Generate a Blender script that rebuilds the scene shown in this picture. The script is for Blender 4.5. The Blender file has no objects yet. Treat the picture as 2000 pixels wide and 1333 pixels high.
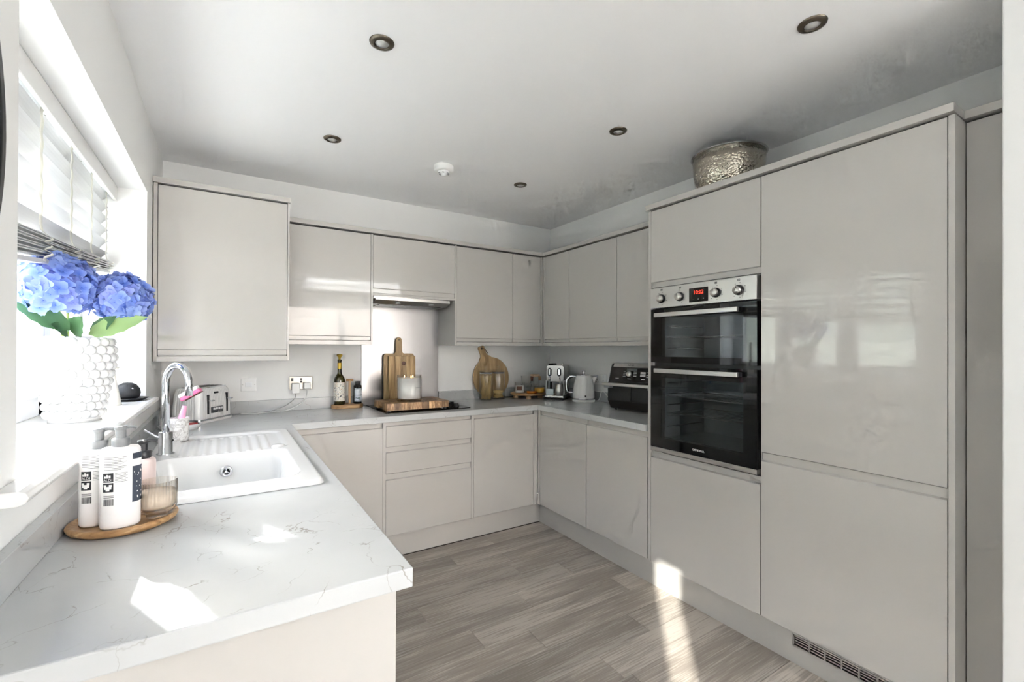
import bpy, bmesh, math, random
from mathutils import Vector, Matrix
random.seed(7)
PI = math.pi
sc = bpy.context.scene
COL = sc.collection

# ------------------------------------------------------------------ camera, world, sun, exposure
FPX, YAW, PITCH, ROLL, CY, CAMH = 883.25, 0.562465, 0.003659, 0.003433, 678.33, 1.33
cam = bpy.data.cameras.new('camera'); cam_o = bpy.data.objects.new('camera', cam); COL.objects.link(cam_o)
cam.sensor_fit = 'HORIZONTAL'; cam.sensor_width = 36.0; cam.lens = FPX / 2000 * 36.0
cam.shift_y = (CY - 666.5) / 2000.0; cam.clip_start = 0.02
fw = Vector((math.sin(YAW), math.cos(YAW), 0)); rt = Vector((math.cos(YAW), -math.sin(YAW), 0)); up = Vector((0, 0, 1))
fw, up = fw * math.cos(PITCH) + up * math.sin(PITCH), up * math.cos(PITCH) - fw * math.sin(PITCH)
rt, up = rt * math.cos(ROLL) + up * math.sin(ROLL), up * math.cos(ROLL) - rt * math.sin(ROLL)
m = Matrix((rt, up, -fw)).transposed().to_4x4(); m.translation = (0, 0, CAMH); cam_o.matrix_world = m
sc.camera = cam_o

SUN_DIR = Vector((0.906, -1.88, -1.0)).normalized()
world = bpy.data.worlds.new('sky'); sc.world = world; world.use_nodes = True
nt = world.node_tree; nt.nodes.clear()
wo = nt.nodes.new('ShaderNodeOutputWorld'); bg = nt.nodes.new('ShaderNodeBackground'); sky = nt.nodes.new('ShaderNodeTexSky')
sky.sky_type = 'NISHITA'; sky.sun_disc = False; sky.sun_elevation = math.radians(25.6)
sky.sun_rotation = math.atan2(-SUN_DIR.x, -SUN_DIR.y); sky.air_density = 1.0; sky.dust_density = 3.0; sky.ozone_density = 1.0
hs = nt.nodes.new('ShaderNodeHueSaturation'); hs.inputs['Saturation'].default_value = 0.36
nt.links.new(sky.outputs[0], hs.inputs['Color']); nt.links.new(hs.outputs[0], bg.inputs[0]); nt.links.new(bg.outputs[0], wo.inputs[0])
bg.inputs[1].default_value = 1.0

def add_light(name, typ, loc, direction, energy, color=(1, 1, 1)):
    l = bpy.data.lights.new(name, typ); o = bpy.data.objects.new(name, l); COL.objects.link(o)
    o.location = loc; o.rotation_euler = Vector(direction).to_track_quat('-Z', 'Y').to_euler()
    l.energy = energy; l.color = color
    return o
s = add_light('sun', 'SUN', (-4, 8, 5), SUN_DIR, 4.8, (1.0, 0.99, 0.98)); s.data.angle = math.radians(0.6)
def portal(name, loc, direction, sx, sy):
    o = add_light(name, 'AREA', loc, direction, 1.0); o.data.shape = 'RECTANGLE'; o.data.size = sx; o.data.size_y = sy
    o.data.cycles.is_portal = True
portal('portal_window', (-0.66, 1.99, 1.59), (1, 0, 0), 1.62, 1.04)
portal('portal_added_rooflight', (2.3, -2.3, 2.66), (0, 0, -1), 2.4, 1.4)
portal('portal_added_doors', (1.975, -3.62, 1.11), (0, 1, 0), 2.2, 2.24)
# added spot lamp, unseen: stands in for reflected sunlight that makes the floor streak
sl = Vector((0.72, 0.70, -0.375)).normalized()
sp = add_light('added_streak_spot', 'SPOT', Vector((-0.36, -0.695, 0.80)) - sl * 12.0, sl, 11000.0, (1.0, 0.96, 0.88))
sp.data.spot_size = math.radians(7.0); sp.data.spot_blend = 0.2; sp.data.shadow_soft_size = 0.09

sc.view_settings.view_transform = 'Standard'; sc.view_settings.look = 'None'
sc.view_settings.gamma = 1.0; sc.view_settings.use_curve_mapping = False
sc.view_settings.exposure = 2.27
cy = sc.cycles
cy.max_bounces = 8; cy.diffuse_bounces = 6; cy.glossy_bounces = 3; cy.transmission_bounces = 3; cy.transparent_max_bounces = 14
cy.use_adaptive_sampling = True; cy.adaptive_threshold = 0.09; cy.adaptive_min_samples = 24
cy.caustics_reflective = False; cy.caustics_refractive = False; cy.sample_clamp_indirect = 6.0; cy.use_denoising = True

# ------------------------------------------------------------------ materials
MATS = {}
def srgb(r, g, b):
    f = lambda c: (c / 255 / 12.92) if c / 255 <= 0.04045 else ((c / 255 + 0.055) / 1.055) ** 2.4
    return (f(r), f(g), f(b), 1.0)
def new_mat(name):
    mt = bpy.data.materials.new(name); mt.use_nodes = True; MATS[name] = mt
    t = mt.node_tree; return mt, t, t.nodes['Principled BSDF']
def N(t, typ, **kw):
    n = t.nodes.new(typ)
    for k, v in kw.items():
        if k in n.inputs: n.inputs[k].default_value = v
        else: setattr(n, k, v)
    return n
def ramp(t, fac, stops):
    r = t.nodes.new('ShaderNodeValToRGB'); e = r.color_ramp.elements
    while len(e) < len(stops): e.new(0.5)
    for i, (p, c) in enumerate(stops): e[i].position = p; e[i].color = c
    t.links.new(fac, r.inputs[0]); return r.outputs[0]
def coords(t, scale=(1, 1, 1), rnd=False, kind='Object'):
    tc = t.nodes.new('ShaderNodeTexCoord'); out = tc.outputs[kind]
    if rnd:
        oi = t.nodes.new('ShaderNodeObjectInfo'); mu = N(t, 'ShaderNodeVectorMath', operation='SCALE')
        cmb = t.nodes.new('ShaderNodeCombineXYZ')
        for i, k in enumerate((37.0, 91.0, 53.0)):
            q = N(t, 'ShaderNodeMath', operation='MULTIPLY'); q.inputs[1].default_value = k
            t.links.new(oi.outputs['Random'], q.inputs[0]); t.links.new(q.outputs[0], cmb.inputs[i])
        a = N(t, 'ShaderNodeVectorMath', operation='ADD'); t.links.new(out, a.inputs[0]); t.links.new(cmb.outputs[0], a.inputs[1]); out = a.outputs[0]
    mp = t.nodes.new('ShaderNodeMapping'); mp.inputs['Scale'].default_value = scale
    t.links.new(out, mp.inputs[0]); return mp.outputs[0]
def simple(name, rgb, rough=0.5, metal=0.0, coat=0.0, bump=None, trans=0.0, spec=0.5, emit=None):
    mt, t, b = new_mat(name)
    b.inputs['Base Color'].default_value = srgb(*rgb); b.inputs['Roughness'].default_value = rough
    b.inputs['Metallic'].default_value = metal; b.inputs['Coat Weight'].default_value = coat
    b.inputs['Specular IOR Level'].default_value = spec; b.inputs['Transmission Weight'].default_value = trans
    b.inputs['Coat Roughness'].default_value = 0.03
    if emit: b.inputs['Emission Color'].default_value = srgb(*emit[0]); b.inputs['Emission Strength'].default_value = emit[1]
    if bump:
        n = N(t, 'ShaderNodeTexNoise', Scale=bump[0]); t.links.new(coords(t), n.inputs['Vector'])
        bp = N(t, 'ShaderNodeBump', Strength=bump[1], Distance=bump[2] if len(bump) > 2 else 0.002)
        t.links.new(n.outputs[0], bp.inputs['Height']); t.links.new(bp.outputs[0], b.inputs['Normal'])
    return mt
simple('wall_paint', (240, 240, 238), 0.75)
simple('ceiling_paint', (250, 250, 250), 0.85)
simple('white_gloss', (230, 229, 227), 0.25)
simple('upvc', (240, 241, 242), 0.22)
simple('cabinet_gloss', (192, 189, 184), 0.045, bump=(7, 0.035, 0.004))
simple('cabinet_matt', (191, 188, 183), 0.35)
simple('dark_gap', (60, 54, 48), 0.8)
simple('ceramic', (228, 228, 227), 0.08)
simple('white_plastic', (240, 240, 238), 0.3)
simple('black_plastic', (26, 27, 29), 0.35)
simple('black_gloss', (10, 11, 12), 0.04)
simple('charcoal', (48, 49, 52), 0.6, bump=(300, 0.3, 0.001))
simple('chrome', (222, 224, 228), 0.05, 1.0)
simple('satin_chrome', (200, 198, 194), 0.28, 1.0)
simple('grey_plastic', (132, 134, 136), 0.3)
simple('dark_pump', (50, 50, 52), 0.3)
simple('pink', (238, 120, 170), 0.35)
simple('pale_pink_plastic', (245, 180, 212), 0.25)
simple('pale_pink_bottle', (222, 204, 200), 0.35)
simple('bristle', (248, 248, 250), 0.8)
simple('lotion', (244, 241, 240), 0.28)
simple('paper', (246, 245, 242), 0.6)
simple('ink', (40, 42, 46), 0.6)
simple('label_navy', (62, 70, 84), 0.5)
simple('cork', (176, 138, 96), 0.8, bump=(120, 0.3, 0.002))
simple('dark_wax_seal', (94, 56, 38), 0.4)
simple('gold_foil', (196, 166, 62), 0.35, 0.4)
simple('olive_glass', (58, 52, 20), 0.06, coat=0.5)
simple('dark_bottle', (30, 31, 33), 0.2)
simple('wax_white', (252, 251, 249), 0.4)
simple('wax_peach', (240, 224, 206), 0.5)
simple('label_brown', (100, 62, 44), 0.5)
simple('amber_syrup', (190, 110, 22), 0.08)
simple('gold_syrup', (200, 150, 44), 0.08)
simple('pasta', (220, 190, 130), 0.6)
simple('cable_white', (225, 225, 222), 0.4)
simple('cable_grey', (150, 150, 150), 0.4)
simple('cable_black', (20, 20, 22), 0.4)
simple('lens', (225, 225, 222), 0.4)
simple('antique_steel', (164, 160, 152), 0.34, 0.9)
simple('antique_nickel', (112, 104, 92), 0.35, 0.9)
simple('blue_plastic', (20, 92, 168), 0.3)
simple('red_plastic', (150, 40, 38), 0.4)
simple('green_dark', (44, 66, 56), 0.5)
simple('brick_paint', (178, 170, 166), 0.8)
simple('pale_ground', (206, 207, 203), 0.9, bump=(60, 0.4, 0.02))  # ground made pale so it bounces daylight up to the ceiling
simple('fence_wood', (186, 192, 180), 0.8)
simple('led_red', (200, 20, 10), 0.5, emit=((255, 60, 40), 0.5))
simple('flame', (255, 210, 150), 0.5, emit=((255, 196, 120), 4.0))
simple('leaf_dark', (66, 104, 66), 0.5)
simple('leaf_pale', (140, 168, 110), 0.5)
simple('stem', (170, 186, 104), 0.5)
simple('vase_white', (226, 226, 226), 0.22)
simple('cream_white', (240, 236, 226), 0.45)
simple('enamel_grey', (150, 157, 160), 0.4)
simple('rack_wire', (150, 152, 152), 0.25, 0.9)
simple('appliance_grey', (104, 106, 108), 0.3, 0.5)
simple('card_white', (225, 236, 240), 0.5)
simple('rope', (94, 74, 56), 0.9)

def steel(name, rgb, rough, sx):
    mt, t, b = new_mat(name); b.inputs['Base Color'].default_value = srgb(*rgb); b.inputs['Metallic'].default_value = 1.0
    n = N(t, 'ShaderNodeTexNoise', Scale=1.0, Detail=4.0); t.links.new(coords(t, sx), n.inputs['Vector'])
    mr = N(t, 'ShaderNodeMapRange'); mr.inputs['To Min'].default_value = rough - 0.07; mr.inputs['To Max'].default_value = rough + 0.07
    t.links.new(n.outputs[0], mr.inputs['Value']); t.links.new(mr.outputs[0], b.inputs['Roughness'])
    bp = N(t, 'ShaderNodeBump', Strength=0.12, Distance=0.0006); t.links.new(n.outputs[0], bp.inputs['Height']); t.links.new(bp.outputs[0], b.inputs['Normal'])
steel('brushed_steel', (206, 204, 200), 0.34, (2, 2, 700))
steel('splash_steel', (168, 167, 166), 0.32, (500, 500, 4))
steel('polished_steel', (188, 187, 185), 0.14, (60, 60, 4))

def thin_glass(name, tint, refl=1.0, rough=0.02):
    mt = bpy.data.materials.new(name); mt.use_nodes = True; MATS[name] = mt; t = mt.node_tree; t.nodes.clear()
    o = t.nodes.new('ShaderNodeOutputMaterial'); mx = t.nodes.new('ShaderNodeMixShader')
    tr = t.nodes.new('ShaderNodeBsdfTransparent'); tr.inputs[0].default_value = tint
    gl = t.nodes.new('ShaderNodeBsdfGlossy'); gl.inputs['Roughness'].default_value = rough
    lw = t.nodes.new('ShaderNodeLayerWeight'); lw.inputs['Blend'].default_value = 0.5
    pw = N(t, 'ShaderNodeMath', operation='POWER'); pw.inputs[1].default_value = 5.0; t.links.new(lw.outputs['Facing'], pw.inputs[0])
    mu = N(t, 'ShaderNodeMath', operation='MULTIPLY_ADD'); mu.inputs[1].default_value = 0.9 * min(refl, 1.1); mu.inputs[2].default_value = 0.035 * refl; mu.use_clamp = True
    t.links.new(pw.outputs[0], mu.inputs[0]); t.links.new(mu.outputs[0], mx.inputs[0])
    t.links.new(tr.outputs[0], mx.inputs[1]); t.links.new(gl.outputs[0], mx.inputs[2]); t.links.new(mx.outputs[0], o.inputs[0])
thin_glass('window_glass', (0.97, 0.98, 0.98, 1))
thin_glass('jar_glass', (0.982, 0.984, 0.98, 1), 1.3)
thin_glass('smoke_glass', (0.955, 0.94, 0.915, 1), 2.2)
thin_glass('oven_glass', (0.72, 0.75, 0.76, 1), 1.6)

def translucent(name, rgb, fac, rough=0.5):
    mt, t, b = new_mat(name); b.inputs['Base Color'].default_value = srgb(*rgb); b.inputs['Roughness'].default_value = rough
    tl = t.nodes.new('ShaderNodeBsdfTranslucent'); tl.inputs[0].default_value = srgb(*rgb)
    mx = t.nodes.new('ShaderNodeMixShader'); mx.inputs[0].default_value = fac
    o = t.nodes['Material Output']; t.links.new(b.outputs[0], mx.inputs[1]); t.links.new(tl.outputs[0], mx.inputs[2]); t.links.new(mx.outputs[0], o.inputs[0])
    return mt, t, b, tl
translucent('slat_white', (214, 215, 216), 0.05)
translucent('tape_white', (248, 247, 240), 0.4, 0.8)
mt, t, b, tl = translucent('petal', (120, 150, 225), 0.30)
oi = t.nodes.new('ShaderNodeObjectInfo'); tc = t.nodes.new('ShaderNodeTexCoord'); sx_ = t.nodes.new('ShaderNodeVectorMath'); sx_.operation = 'LENGTH'
t.links.new(tc.outputs['Object'], sx_.inputs[0])
c1 = ramp(t, oi.outputs['Random'], [(0, srgb(78, 118, 214)), (0.35, srgb(112, 146, 226)), (0.6, srgb(146, 158, 230)), (0.8, srgb(96, 124, 206)), (1, srgb(160, 186, 236))])
mr = N(t, 'ShaderNodeMapRange'); mr.inputs['From Max'].default_value = 0.026; t.links.new(sx_.outputs['Value'], mr.inputs['Value'])
mxc = N(t, 'ShaderNodeMix', data_type='RGBA'); t.links.new(mr.outputs[0], mxc.inputs[0]); t.links.new(c1, mxc.inputs[6]); mxc.inputs[7].default_value = srgb(186, 204, 242)
mr.inputs['To Max'].default_value = 0.5
t.links.new(mxc.outputs[2], b.inputs['Base Color']); t.links.new(mxc.outputs[2], tl.inputs[0])

def wood(name, dark, mid, light, grain=(1.2, 22, 22), rough=0.45, rnd=False, tone=0.0, bump=0.15):
    mt, t, b = new_mat(name); v = coords(t, grain, rnd)
    n1 = N(t, 'ShaderNodeTexNoise', Scale=2.2, Detail=7.0, Roughness=0.62, Distortion=1.1); t.links.new(v, n1.inputs['Vector'])
    col = ramp(t, n1.outputs[0], [(0.28, srgb(*dark)), (0.5, srgb(*mid)), (0.72, srgb(*light))])
    if tone:
        oi = t.nodes.new('ShaderNodeObjectInfo'); h = N(t, 'ShaderNodeHueSaturation')
        mr = N(t, 'ShaderNodeMapRange'); mr.inputs['To Min'].default_value = 1 - tone; mr.inputs['To Max'].default_value = 1 + tone
        t.links.new(oi.outputs['Random'], mr.inputs['Value']); t.links.new(mr.outputs[0], h.inputs['Value']); t.links.new(col, h.inputs['Color']); col = h.outputs[0]
    t.links.new(col, b.inputs['Base Color']); b.inputs['Roughness'].default_value = rough
    if bump:
        bp = N(t, 'ShaderNodeBump', Strength=bump, Distance=0.001); t.links.new(n1.outputs[0], bp.inputs['Height']); t.links.new(bp.outputs[0], b.inputs['Normal'])
    return mt
mt, t, b = new_mat('floor_plank')
n1 = N(t, 'ShaderNodeTexNoise', Scale=1.0, Detail=3.0, Roughness=0.5, Distortion=1.6); t.links.new(coords(t, (1.3, 11, 11), True), n1.inputs['Vector'])
wv = N(t, 'ShaderNodeMath', operation='MULTIPLY'); wv.inputs[1].default_value = 26.0; t.links.new(n1.outputs[0], wv.inputs[0])
sn = N(t, 'ShaderNodeMath', operation='SINE'); t.links.new(wv.outputs[0], sn.inputs[0])
n2 = N(t, 'ShaderNodeTexNoise', Scale=1.0, Detail=4.0, Roughness=0.6); t.links.new(coords(t, (5, 150, 150), True), n2.inputs['Vector'])
ma = N(t, 'ShaderNodeMath', operation='MULTIPLY_ADD'); ma.inputs[1].default_value = 0.04; t.links.new(sn.outputs[0], ma.inputs[0]); t.links.new(n2.outputs[0], ma.inputs[2])
n3 = N(t, 'ShaderNodeTexNoise', Scale=1.0, Detail=2.0); t.links.new(coords(t, (1.2, 7, 7), True), n3.inputs['Vector'])
mb = N(t, 'ShaderNodeMath', operation='MULTIPLY_ADD'); mb.inputs[1].default_value = 0.75; t.links.new(n3.outputs[0], mb.inputs[0]); t.links.new(ma.outputs[0], mb.inputs[2])
col = ramp(t, mb.outputs[0], [(0.50, srgb(132, 123, 113)), (0.87, srgb(158, 149, 139)), (1.2, srgb(184, 176, 166))])
oi = t.nodes.new('ShaderNodeObjectInfo'); h = N(t, 'ShaderNodeHueSaturation')
vr_ = ramp(t, oi.outputs['Random'], [(0.0, (0.80, 0.80, 0.80, 1)), (0.45, (1, 1, 1, 1)), (0.85, (1.06, 1.06, 1.06, 1)), (0.9, (1.28, 1.28, 1.28, 1))])
t.links.new(vr_, h.inputs['Value']); t.links.new(col, h.inputs['Color']); t.links.new(h.outputs[0], b.inputs['Base Color']); b.inputs['Roughness'].default_value = 0.34
wood('acacia', (128, 92, 56), (174, 136, 92), (208, 176, 130), (3, 26, 26), 0.4)
wood('acacia_block', (92, 66, 44), (150, 114, 78), (204, 172, 130), (26, 26, 5), 0.4, True, 0.55)
wood('board_wood', (150, 122, 84), (178, 150, 108), (200, 174, 134), (16, 16, 1.4), 0.5, True, 0.12)
wood('board_strip', (128, 98, 62), (174, 144, 100), (206, 178, 134), (20, 20, 1.6), 0.5, True, 0.25)
wood('light_oak', (190, 156, 116), (208, 176, 138), (222, 194, 160), (16, 16, 2), 0.5)

mt, t, b = new_mat('quartz')
v = coords(t, (1, 1, 1))
nz = N(t, 'ShaderNodeTexNoise', Scale=5.0, Detail=5.0); t.links.new(v, nz.inputs['Vector'])
ad = N(t, 'ShaderNodeMix', data_type='VECTOR'); ad.inputs[0].default_value = 0.22; t.links.new(v, ad.inputs[4]); t.links.new(nz.outputs['Color'], ad.inputs[5])
vo = N(t, 'ShaderNodeTexVoronoi', feature='DISTANCE_TO_EDGE', Scale=13.0); t.links.new(ad.outputs[1], vo.inputs['Vector'])
vein = ramp(t, vo.outputs['Distance'], [(0.0, (1, 1, 1, 1)), (0.014, (0, 0, 0, 1))])
n2 = N(t, 'ShaderNodeTexNoise', Scale=14.0, Detail=3.0); t.links.new(v, n2.inputs['Vector'])
mask = ramp(t, n2.outputs[0], [(0.48, (0, 0, 0, 1)), (0.66, (1, 1, 1, 1))])
mu = N(t, 'ShaderNodeMath', operation='MULTIPLY'); t.links.new(vein, mu.inputs[0]); t.links.new(mask, mu.inputs[1])
n3 = N(t, 'ShaderNodeTexNoise', Scale=2.5, Detail=3.0); t.links.new(v, n3.inputs['Vector'])
basec = ramp(t, n3.outputs[0], [(0.35, srgb(186, 188, 188)), (0.65, srgb(199, 201, 201))])
mc = N(t, 'ShaderNodeMix', data_type='RGBA'); t.links.new(mu.outputs[0], mc.inputs[0]); t.links.new(basec, mc.inputs[6]); mc.inputs[7].default_value = srgb(146, 140, 132)
t.links.new(mc.outputs[2], b.inputs['Base Color']); b.inputs['Roughness'].default_value = 0.22

mt, t, b = new_mat('marble_cup')
v = coords(t); nz = N(t, 'ShaderNodeTexNoise', Scale=26.0, Detail=6.0, Distortion=2.0); t.links.new(v, nz.inputs['Vector'])
t.links.new(ramp(t, nz.outputs[0], [(0.42, srgb(238, 237, 234)), (0.5, srgb(196, 192, 188)), (0.56, srgb(238, 237, 234))]), b.inputs['Base Color']); b.inputs['Roughness'].default_value = 0.25

mt, t, b = new_mat('hammered_metal'); b.inputs['Metallic'].default_value = 1.0; b.inputs['Base Color'].default_value = srgb(190, 183, 168); b.inputs['Roughness'].default_value = 0.14
vo = N(t, 'ShaderNodeTexVoronoi', Scale=85.0); t.links.new(coords(t), vo.inputs['Vector'])
bp = N(t, 'ShaderNodeBump', Strength=0.5, Distance=0.005, invert=True); t.links.new(vo.outputs['Distance'], bp.inputs['Height']); t.links.new(bp.outputs[0], b.inputs['Normal'])

mt, t, b = new_mat('wine_label')
vo = N(t, 'ShaderNodeTexNoise', Scale=42.0, Detail=4.0, Distortion=2.5); t.links.new(coords(t), vo.inputs['Vector'])
t.links.new(ramp(t, vo.outputs[0], [(0.38, srgb(40, 42, 52)), (0.43, srgb(228, 224, 214)), (0.58, srgb(236, 232, 222)), (0.63, srgb(214, 176, 122)), (0.70, srgb(180, 172, 180))]), b.inputs['Base Color'])
mt, t, b = new_mat('oil_label')
gr = N(t, 'ShaderNodeTexNoise', Scale=1.0, Detail=3.0); t.links.new(coords(t, (25, 25, 70)), gr.inputs['Vector'])
t.links.new(ramp(t, gr.outputs[0], [(0.4, srgb(110, 126, 128)), (0.5, srgb(206, 212, 220)), (0.7, srgb(226, 230, 236))]), b.inputs['Base Color'])
M = MATS

# ------------------------------------------------------------------ geometry helpers
def _mark(bm): return len(bm.verts)
def bx(bm, x0, x1, y0, y1, z0, z1, bev=0.0, seg=2):
    """box between the given limits, optionally with rounded edges"""
    tmp = bmesh.new(); bmesh.ops.create_cube(tmp, size=1.0)
    bmesh.ops.scale(tmp, vec=(abs(x1 - x0), abs(y1 - y0), abs(z1 - z0)), verts=tmp.verts)
    bmesh.ops.translate(tmp, vec=((x0 + x1) / 2, (y0 + y1) / 2, (z0 + z1) / 2), verts=tmp.verts)
    if bev: bmesh.ops.bevel(tmp, geom=tmp.edges[:], offset=bev, segments=seg, profile=0.5, affect='EDGES', clamp_overlap=True)
    join(bm, tmp); return bm
def join(bm, tmp, mat=None):
    if mat is not None: bmesh.ops.transform(tmp, matrix=mat, verts=tmp.verts)
    vs = [bm.verts.new(v.co) for v in tmp.verts]; tmp.verts.index_update()
    for f in tmp.faces:
        try: nf = bm.faces.new([vs[v.index] for v in f.verts]); nf.smooth = f.smooth
        except ValueError: pass
    tmp.free()
def lathe(bm, prof, c=(0, 0, 0), n=32, sx=1.0, sy=1.0, smooth=True, a0=0.0, a1=2 * PI, rib=0.0, ribn=0, mat=None):
    """surface of revolution; prof = [(r, z)...]"""
    tmp = bmesh.new(); full = abs(a1 - a0 - 2 * PI) < 1e-6; k = n if full else n + 1; rings = []
    for r, z in prof:
        if r < 1e-6: rings.append([tmp.verts.new((0, 0, z))]); continue
        ring = []
        for i in range(k):
            a = a0 + (a1 - a0) * i / n; rr = r * (1 + (rib * math.cos(a * ribn) if rib else 0))
            ring.append(tmp.verts.new((math.cos(a) * rr * sx, math.sin(a) * rr * sy, z)))
        rings.append(ring)
    for A, B in zip(rings, rings[1:]):
        for i in range(n if full else n):
            j = (i + 1) % k if full else i + 1
            if len(A) == 1 and len(B) == 1: continue
            if len(A) == 1: f = tmp.faces.new((A[0], B[j], B[i]))
            elif len(B) == 1: f = tmp.faces.new((A[i], A[j], B[0]))
            else: f = tmp.faces.new((A[i], A[j], B[j], B[i]))
            f.smooth = smooth
    mm = Matrix.Translation(c)
    join(bm, tmp, mm @ mat if mat is not None else mm); return bm
def cyl(bm, c, r, z0, z1, n=24, r2=None, bev=0.0, sx=1.0, sy=1.0, mat=None):
    r2 = r if r2 is None else r2
    pr = [(0, z0), (r - bev, z0), (r, z0 + bev), (r2, z1 - bev), (r2 - bev, z1), (0, z1)] if bev else [(0, z0), (r, z0), (r, z0), (r2, z1), (r2, z1), (0, z1)]
    return lathe(bm, pr, c, n, sx, sy, smooth=False if not bev else True, mat=mat)
def tube(bm, pts, r, n=10, closed=False, cap=True):
    tmp = bmesh.new(); P = [Vector(p) for p in pts]; rings = []; prev = None
    for i, p in enumerate(P):
        d = (P[min(i + 1, len(P) - 1)] - P[max(i - 1, 0)]) if not closed else (P[(i + 1) % len(P)] - P[i - 1])
        d.normalize()
        if prev is None: a = d.orthogonal().normalized()
        else: a = (prev - d * prev.dot(d)).normalized()
        prev = a; bq = d.cross(a); rr = r[i] if isinstance(r, (list, tuple)) else r
        rings.append([tmp.verts.new(p + (a * math.cos(2 * PI * k / n) + bq * math.sin(2 * PI * k / n)) * rr) for k in range(n)])
    pairs = list(zip(rings, rings[1:])) + ([(rings[-1], rings[0])] if closed else [])
    for A, B in pairs:
        for k in range(n):
            f = tmp.faces.new((A[k], A[(k + 1) % n], B[(k + 1) % n], B[k])); f.smooth = True
    if cap and not closed: tmp.faces.new(rings[0][::-1]); tmp.faces.new(rings[-1])
    join(bm, tmp); return bm
def spline(pts, n=8):
    P = [Vector(p) for p in pts]; P = [2 * P[0] - P[1]] + P + [2 * P[-1] - P[-2]]; out = []
    for i in range(1, len(P) - 2):
        for k in range(n):
            q = k / n; a, b_, c, d = P[i - 1], P[i], P[i + 1], P[i + 2]
            out.append(0.5 * ((2 * b_) + (c - a) * q + (2 * a - 5 * b_ + 4 * c - d) * q * q + (3 * b_ - a - 3 * c + d) * q ** 3))
    return out + [P[-2]]
def prism(bm, poly, fn, d0, d1):
    """polygon of 2-D points swept from d0 to d1; fn(p, d) gives the 3-D point"""
    A = [bm.verts.new(fn(p, d0)) for p in poly]; B = [bm.verts.new(fn(p, d1)) for p in poly]
    bm.faces.new(A); bm.faces.new(B[::-1]); k = len(poly)
    for i in range(k): bm.faces.new((A[i], B[i], B[(i + 1) % k], A[(i + 1) % k]))
    return bm
def sphere(bm, c, r, s=(1, 1, 1), u=16, v=10, mat=None):
    tmp = bmesh.new(); bmesh.ops.create_uvsphere(tmp, u_segments=u, v_segments=v, radius=r)
    for f in tmp.faces: f.smooth = True
    bmesh.ops.scale(tmp, vec=s, verts=tmp.verts)
    join(bm, tmp, Matrix.Translation(c) @ (mat if mat is not None else Matrix())); return bm
def rounded(w, h, r, n=5, cx=0, cz=0):
    out = []
    for (sx, sz, a0) in ((1, 1, 0), (-1, 1, PI / 2), (-1, -1, PI), (1, -1, 1.5 * PI)):
        for i in range(n + 1):
            a = a0 + PI / 2 * i / n; out.append((cx + sx * (w / 2 - r) + r * math.cos(a), cz + sz * (h / 2 - r) + r * math.sin(a)))
    return out
ROOTS = {}
def obj(name, bm, mat, parent=None, local=False, bevel=0.0, smooth_angle=None, label=None):
    """one mesh object. Coordinates are world unless local=True (then: the parent thing's own frame)"""
    bmesh.ops.recalc_face_normals(bm, faces=bm.faces)
    if parent is None:
        xs = [v.co for v in bm.verts]
        lo = Vector((min(v.x for v in xs), min(v.y for v in xs), min(v.z for v in xs))); hi = Vector((max(v.x for v in xs), max(v.y for v in xs), max(v.z for v in xs)))
        loc = Vector(((lo.x + hi.x) / 2, (lo.y + hi.y) / 2, lo.z)); bmesh.ops.translate(bm, vec=-loc, verts=bm.verts)
    elif not local:
        r = parent
        while r.parent: r = r.parent
        bmesh.ops.transform(bm, matrix=r.matrix_basis.inverted(), verts=bm.verts)
        if parent.type == 'MESH' and r is parent: pass
    me = bpy.data.meshes.new(name); bm.to_mesh(me); bm.free()
    me.materials.append(M[mat] if isinstance(mat, str) else mat)
    o = bpy.data.objects.new(name, me); COL.objects.link(o)
    if parent is None: o.location = loc
    else: o.parent = parent
    if bevel:
        md = o.modifiers.new('edge', 'BEVEL'); md.width = bevel; md.segments = 2; md.limit_method = 'ANGLE'; md.angle_limit = math.radians(40)
    if label: o['label'] = label
    return o
def tag(o, label, cat, group=None):
    o['label'] = label; o['category'] = cat
    if group: o['group'] = group
    return o
def thing(name, label, cat, loc=(0, 0, 0), rotz=0.0, group=None):
    o = bpy.data.objects.new(name, None); COL.objects.link(o); o.location = loc; o.rotation_euler = (0, 0, rotz)
    o.matrix_basis = Matrix.Translation(loc) @ Matrix.Rotation(rotz, 4, 'Z'); o.empty_display_size = 0.05
    return tag(o, label, cat, group)
def struct(name, bm, mat, parent=None, label=None):
    o = obj(name, bm, mat, parent)
    if parent is None: o['kind'] = 'structure'
    if label: o['label'] = label
    return o
def nb(): return bmesh.new()
def box(name, lim, mat, parent=None, bev=0.0, local=False, seg=2):
    return obj(name, bx(nb(), *lim, bev=bev, seg=seg), mat, parent, local)
def text_bm(s, size, mat4, depth=0.0006, align='CENTER', wrapfn=None):
    cu = bpy.data.curves.new('lettering', 'FONT'); cu.body = s; cu.size = size; cu.align_x = align; cu.align_y = 'CENTER'; cu.extrude = depth / 2; cu.resolution_u = 3
    o = bpy.data.objects.new('lettering_tmp', cu); COL.objects.link(o)
    me = bpy.data.meshes.new_from_object(o.evaluated_get(bpy.context.evaluated_depsgraph_get()))
    bm = bmesh.new(); bm.from_mesh(me); bpy.data.objects.remove(o); bpy.data.curves.remove(cu); bpy.data.meshes.remove(me)
    if wrapfn:
        for v in bm.verts: v.co = wrapfn(v.co)
    bmesh.ops.transform(bm, matrix=mat4, verts=bm.verts); return bm
def frame4(o, ux, uz):   # text plane: ux = reading direction, uz = up
    ux = Vector(ux).normalized(); uz = Vector(uz).normalized(); n = ux.cross(uz)
    m = Matrix((ux, uz, n)).transposed().to_4x4(); m.translation = o; return m

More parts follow.
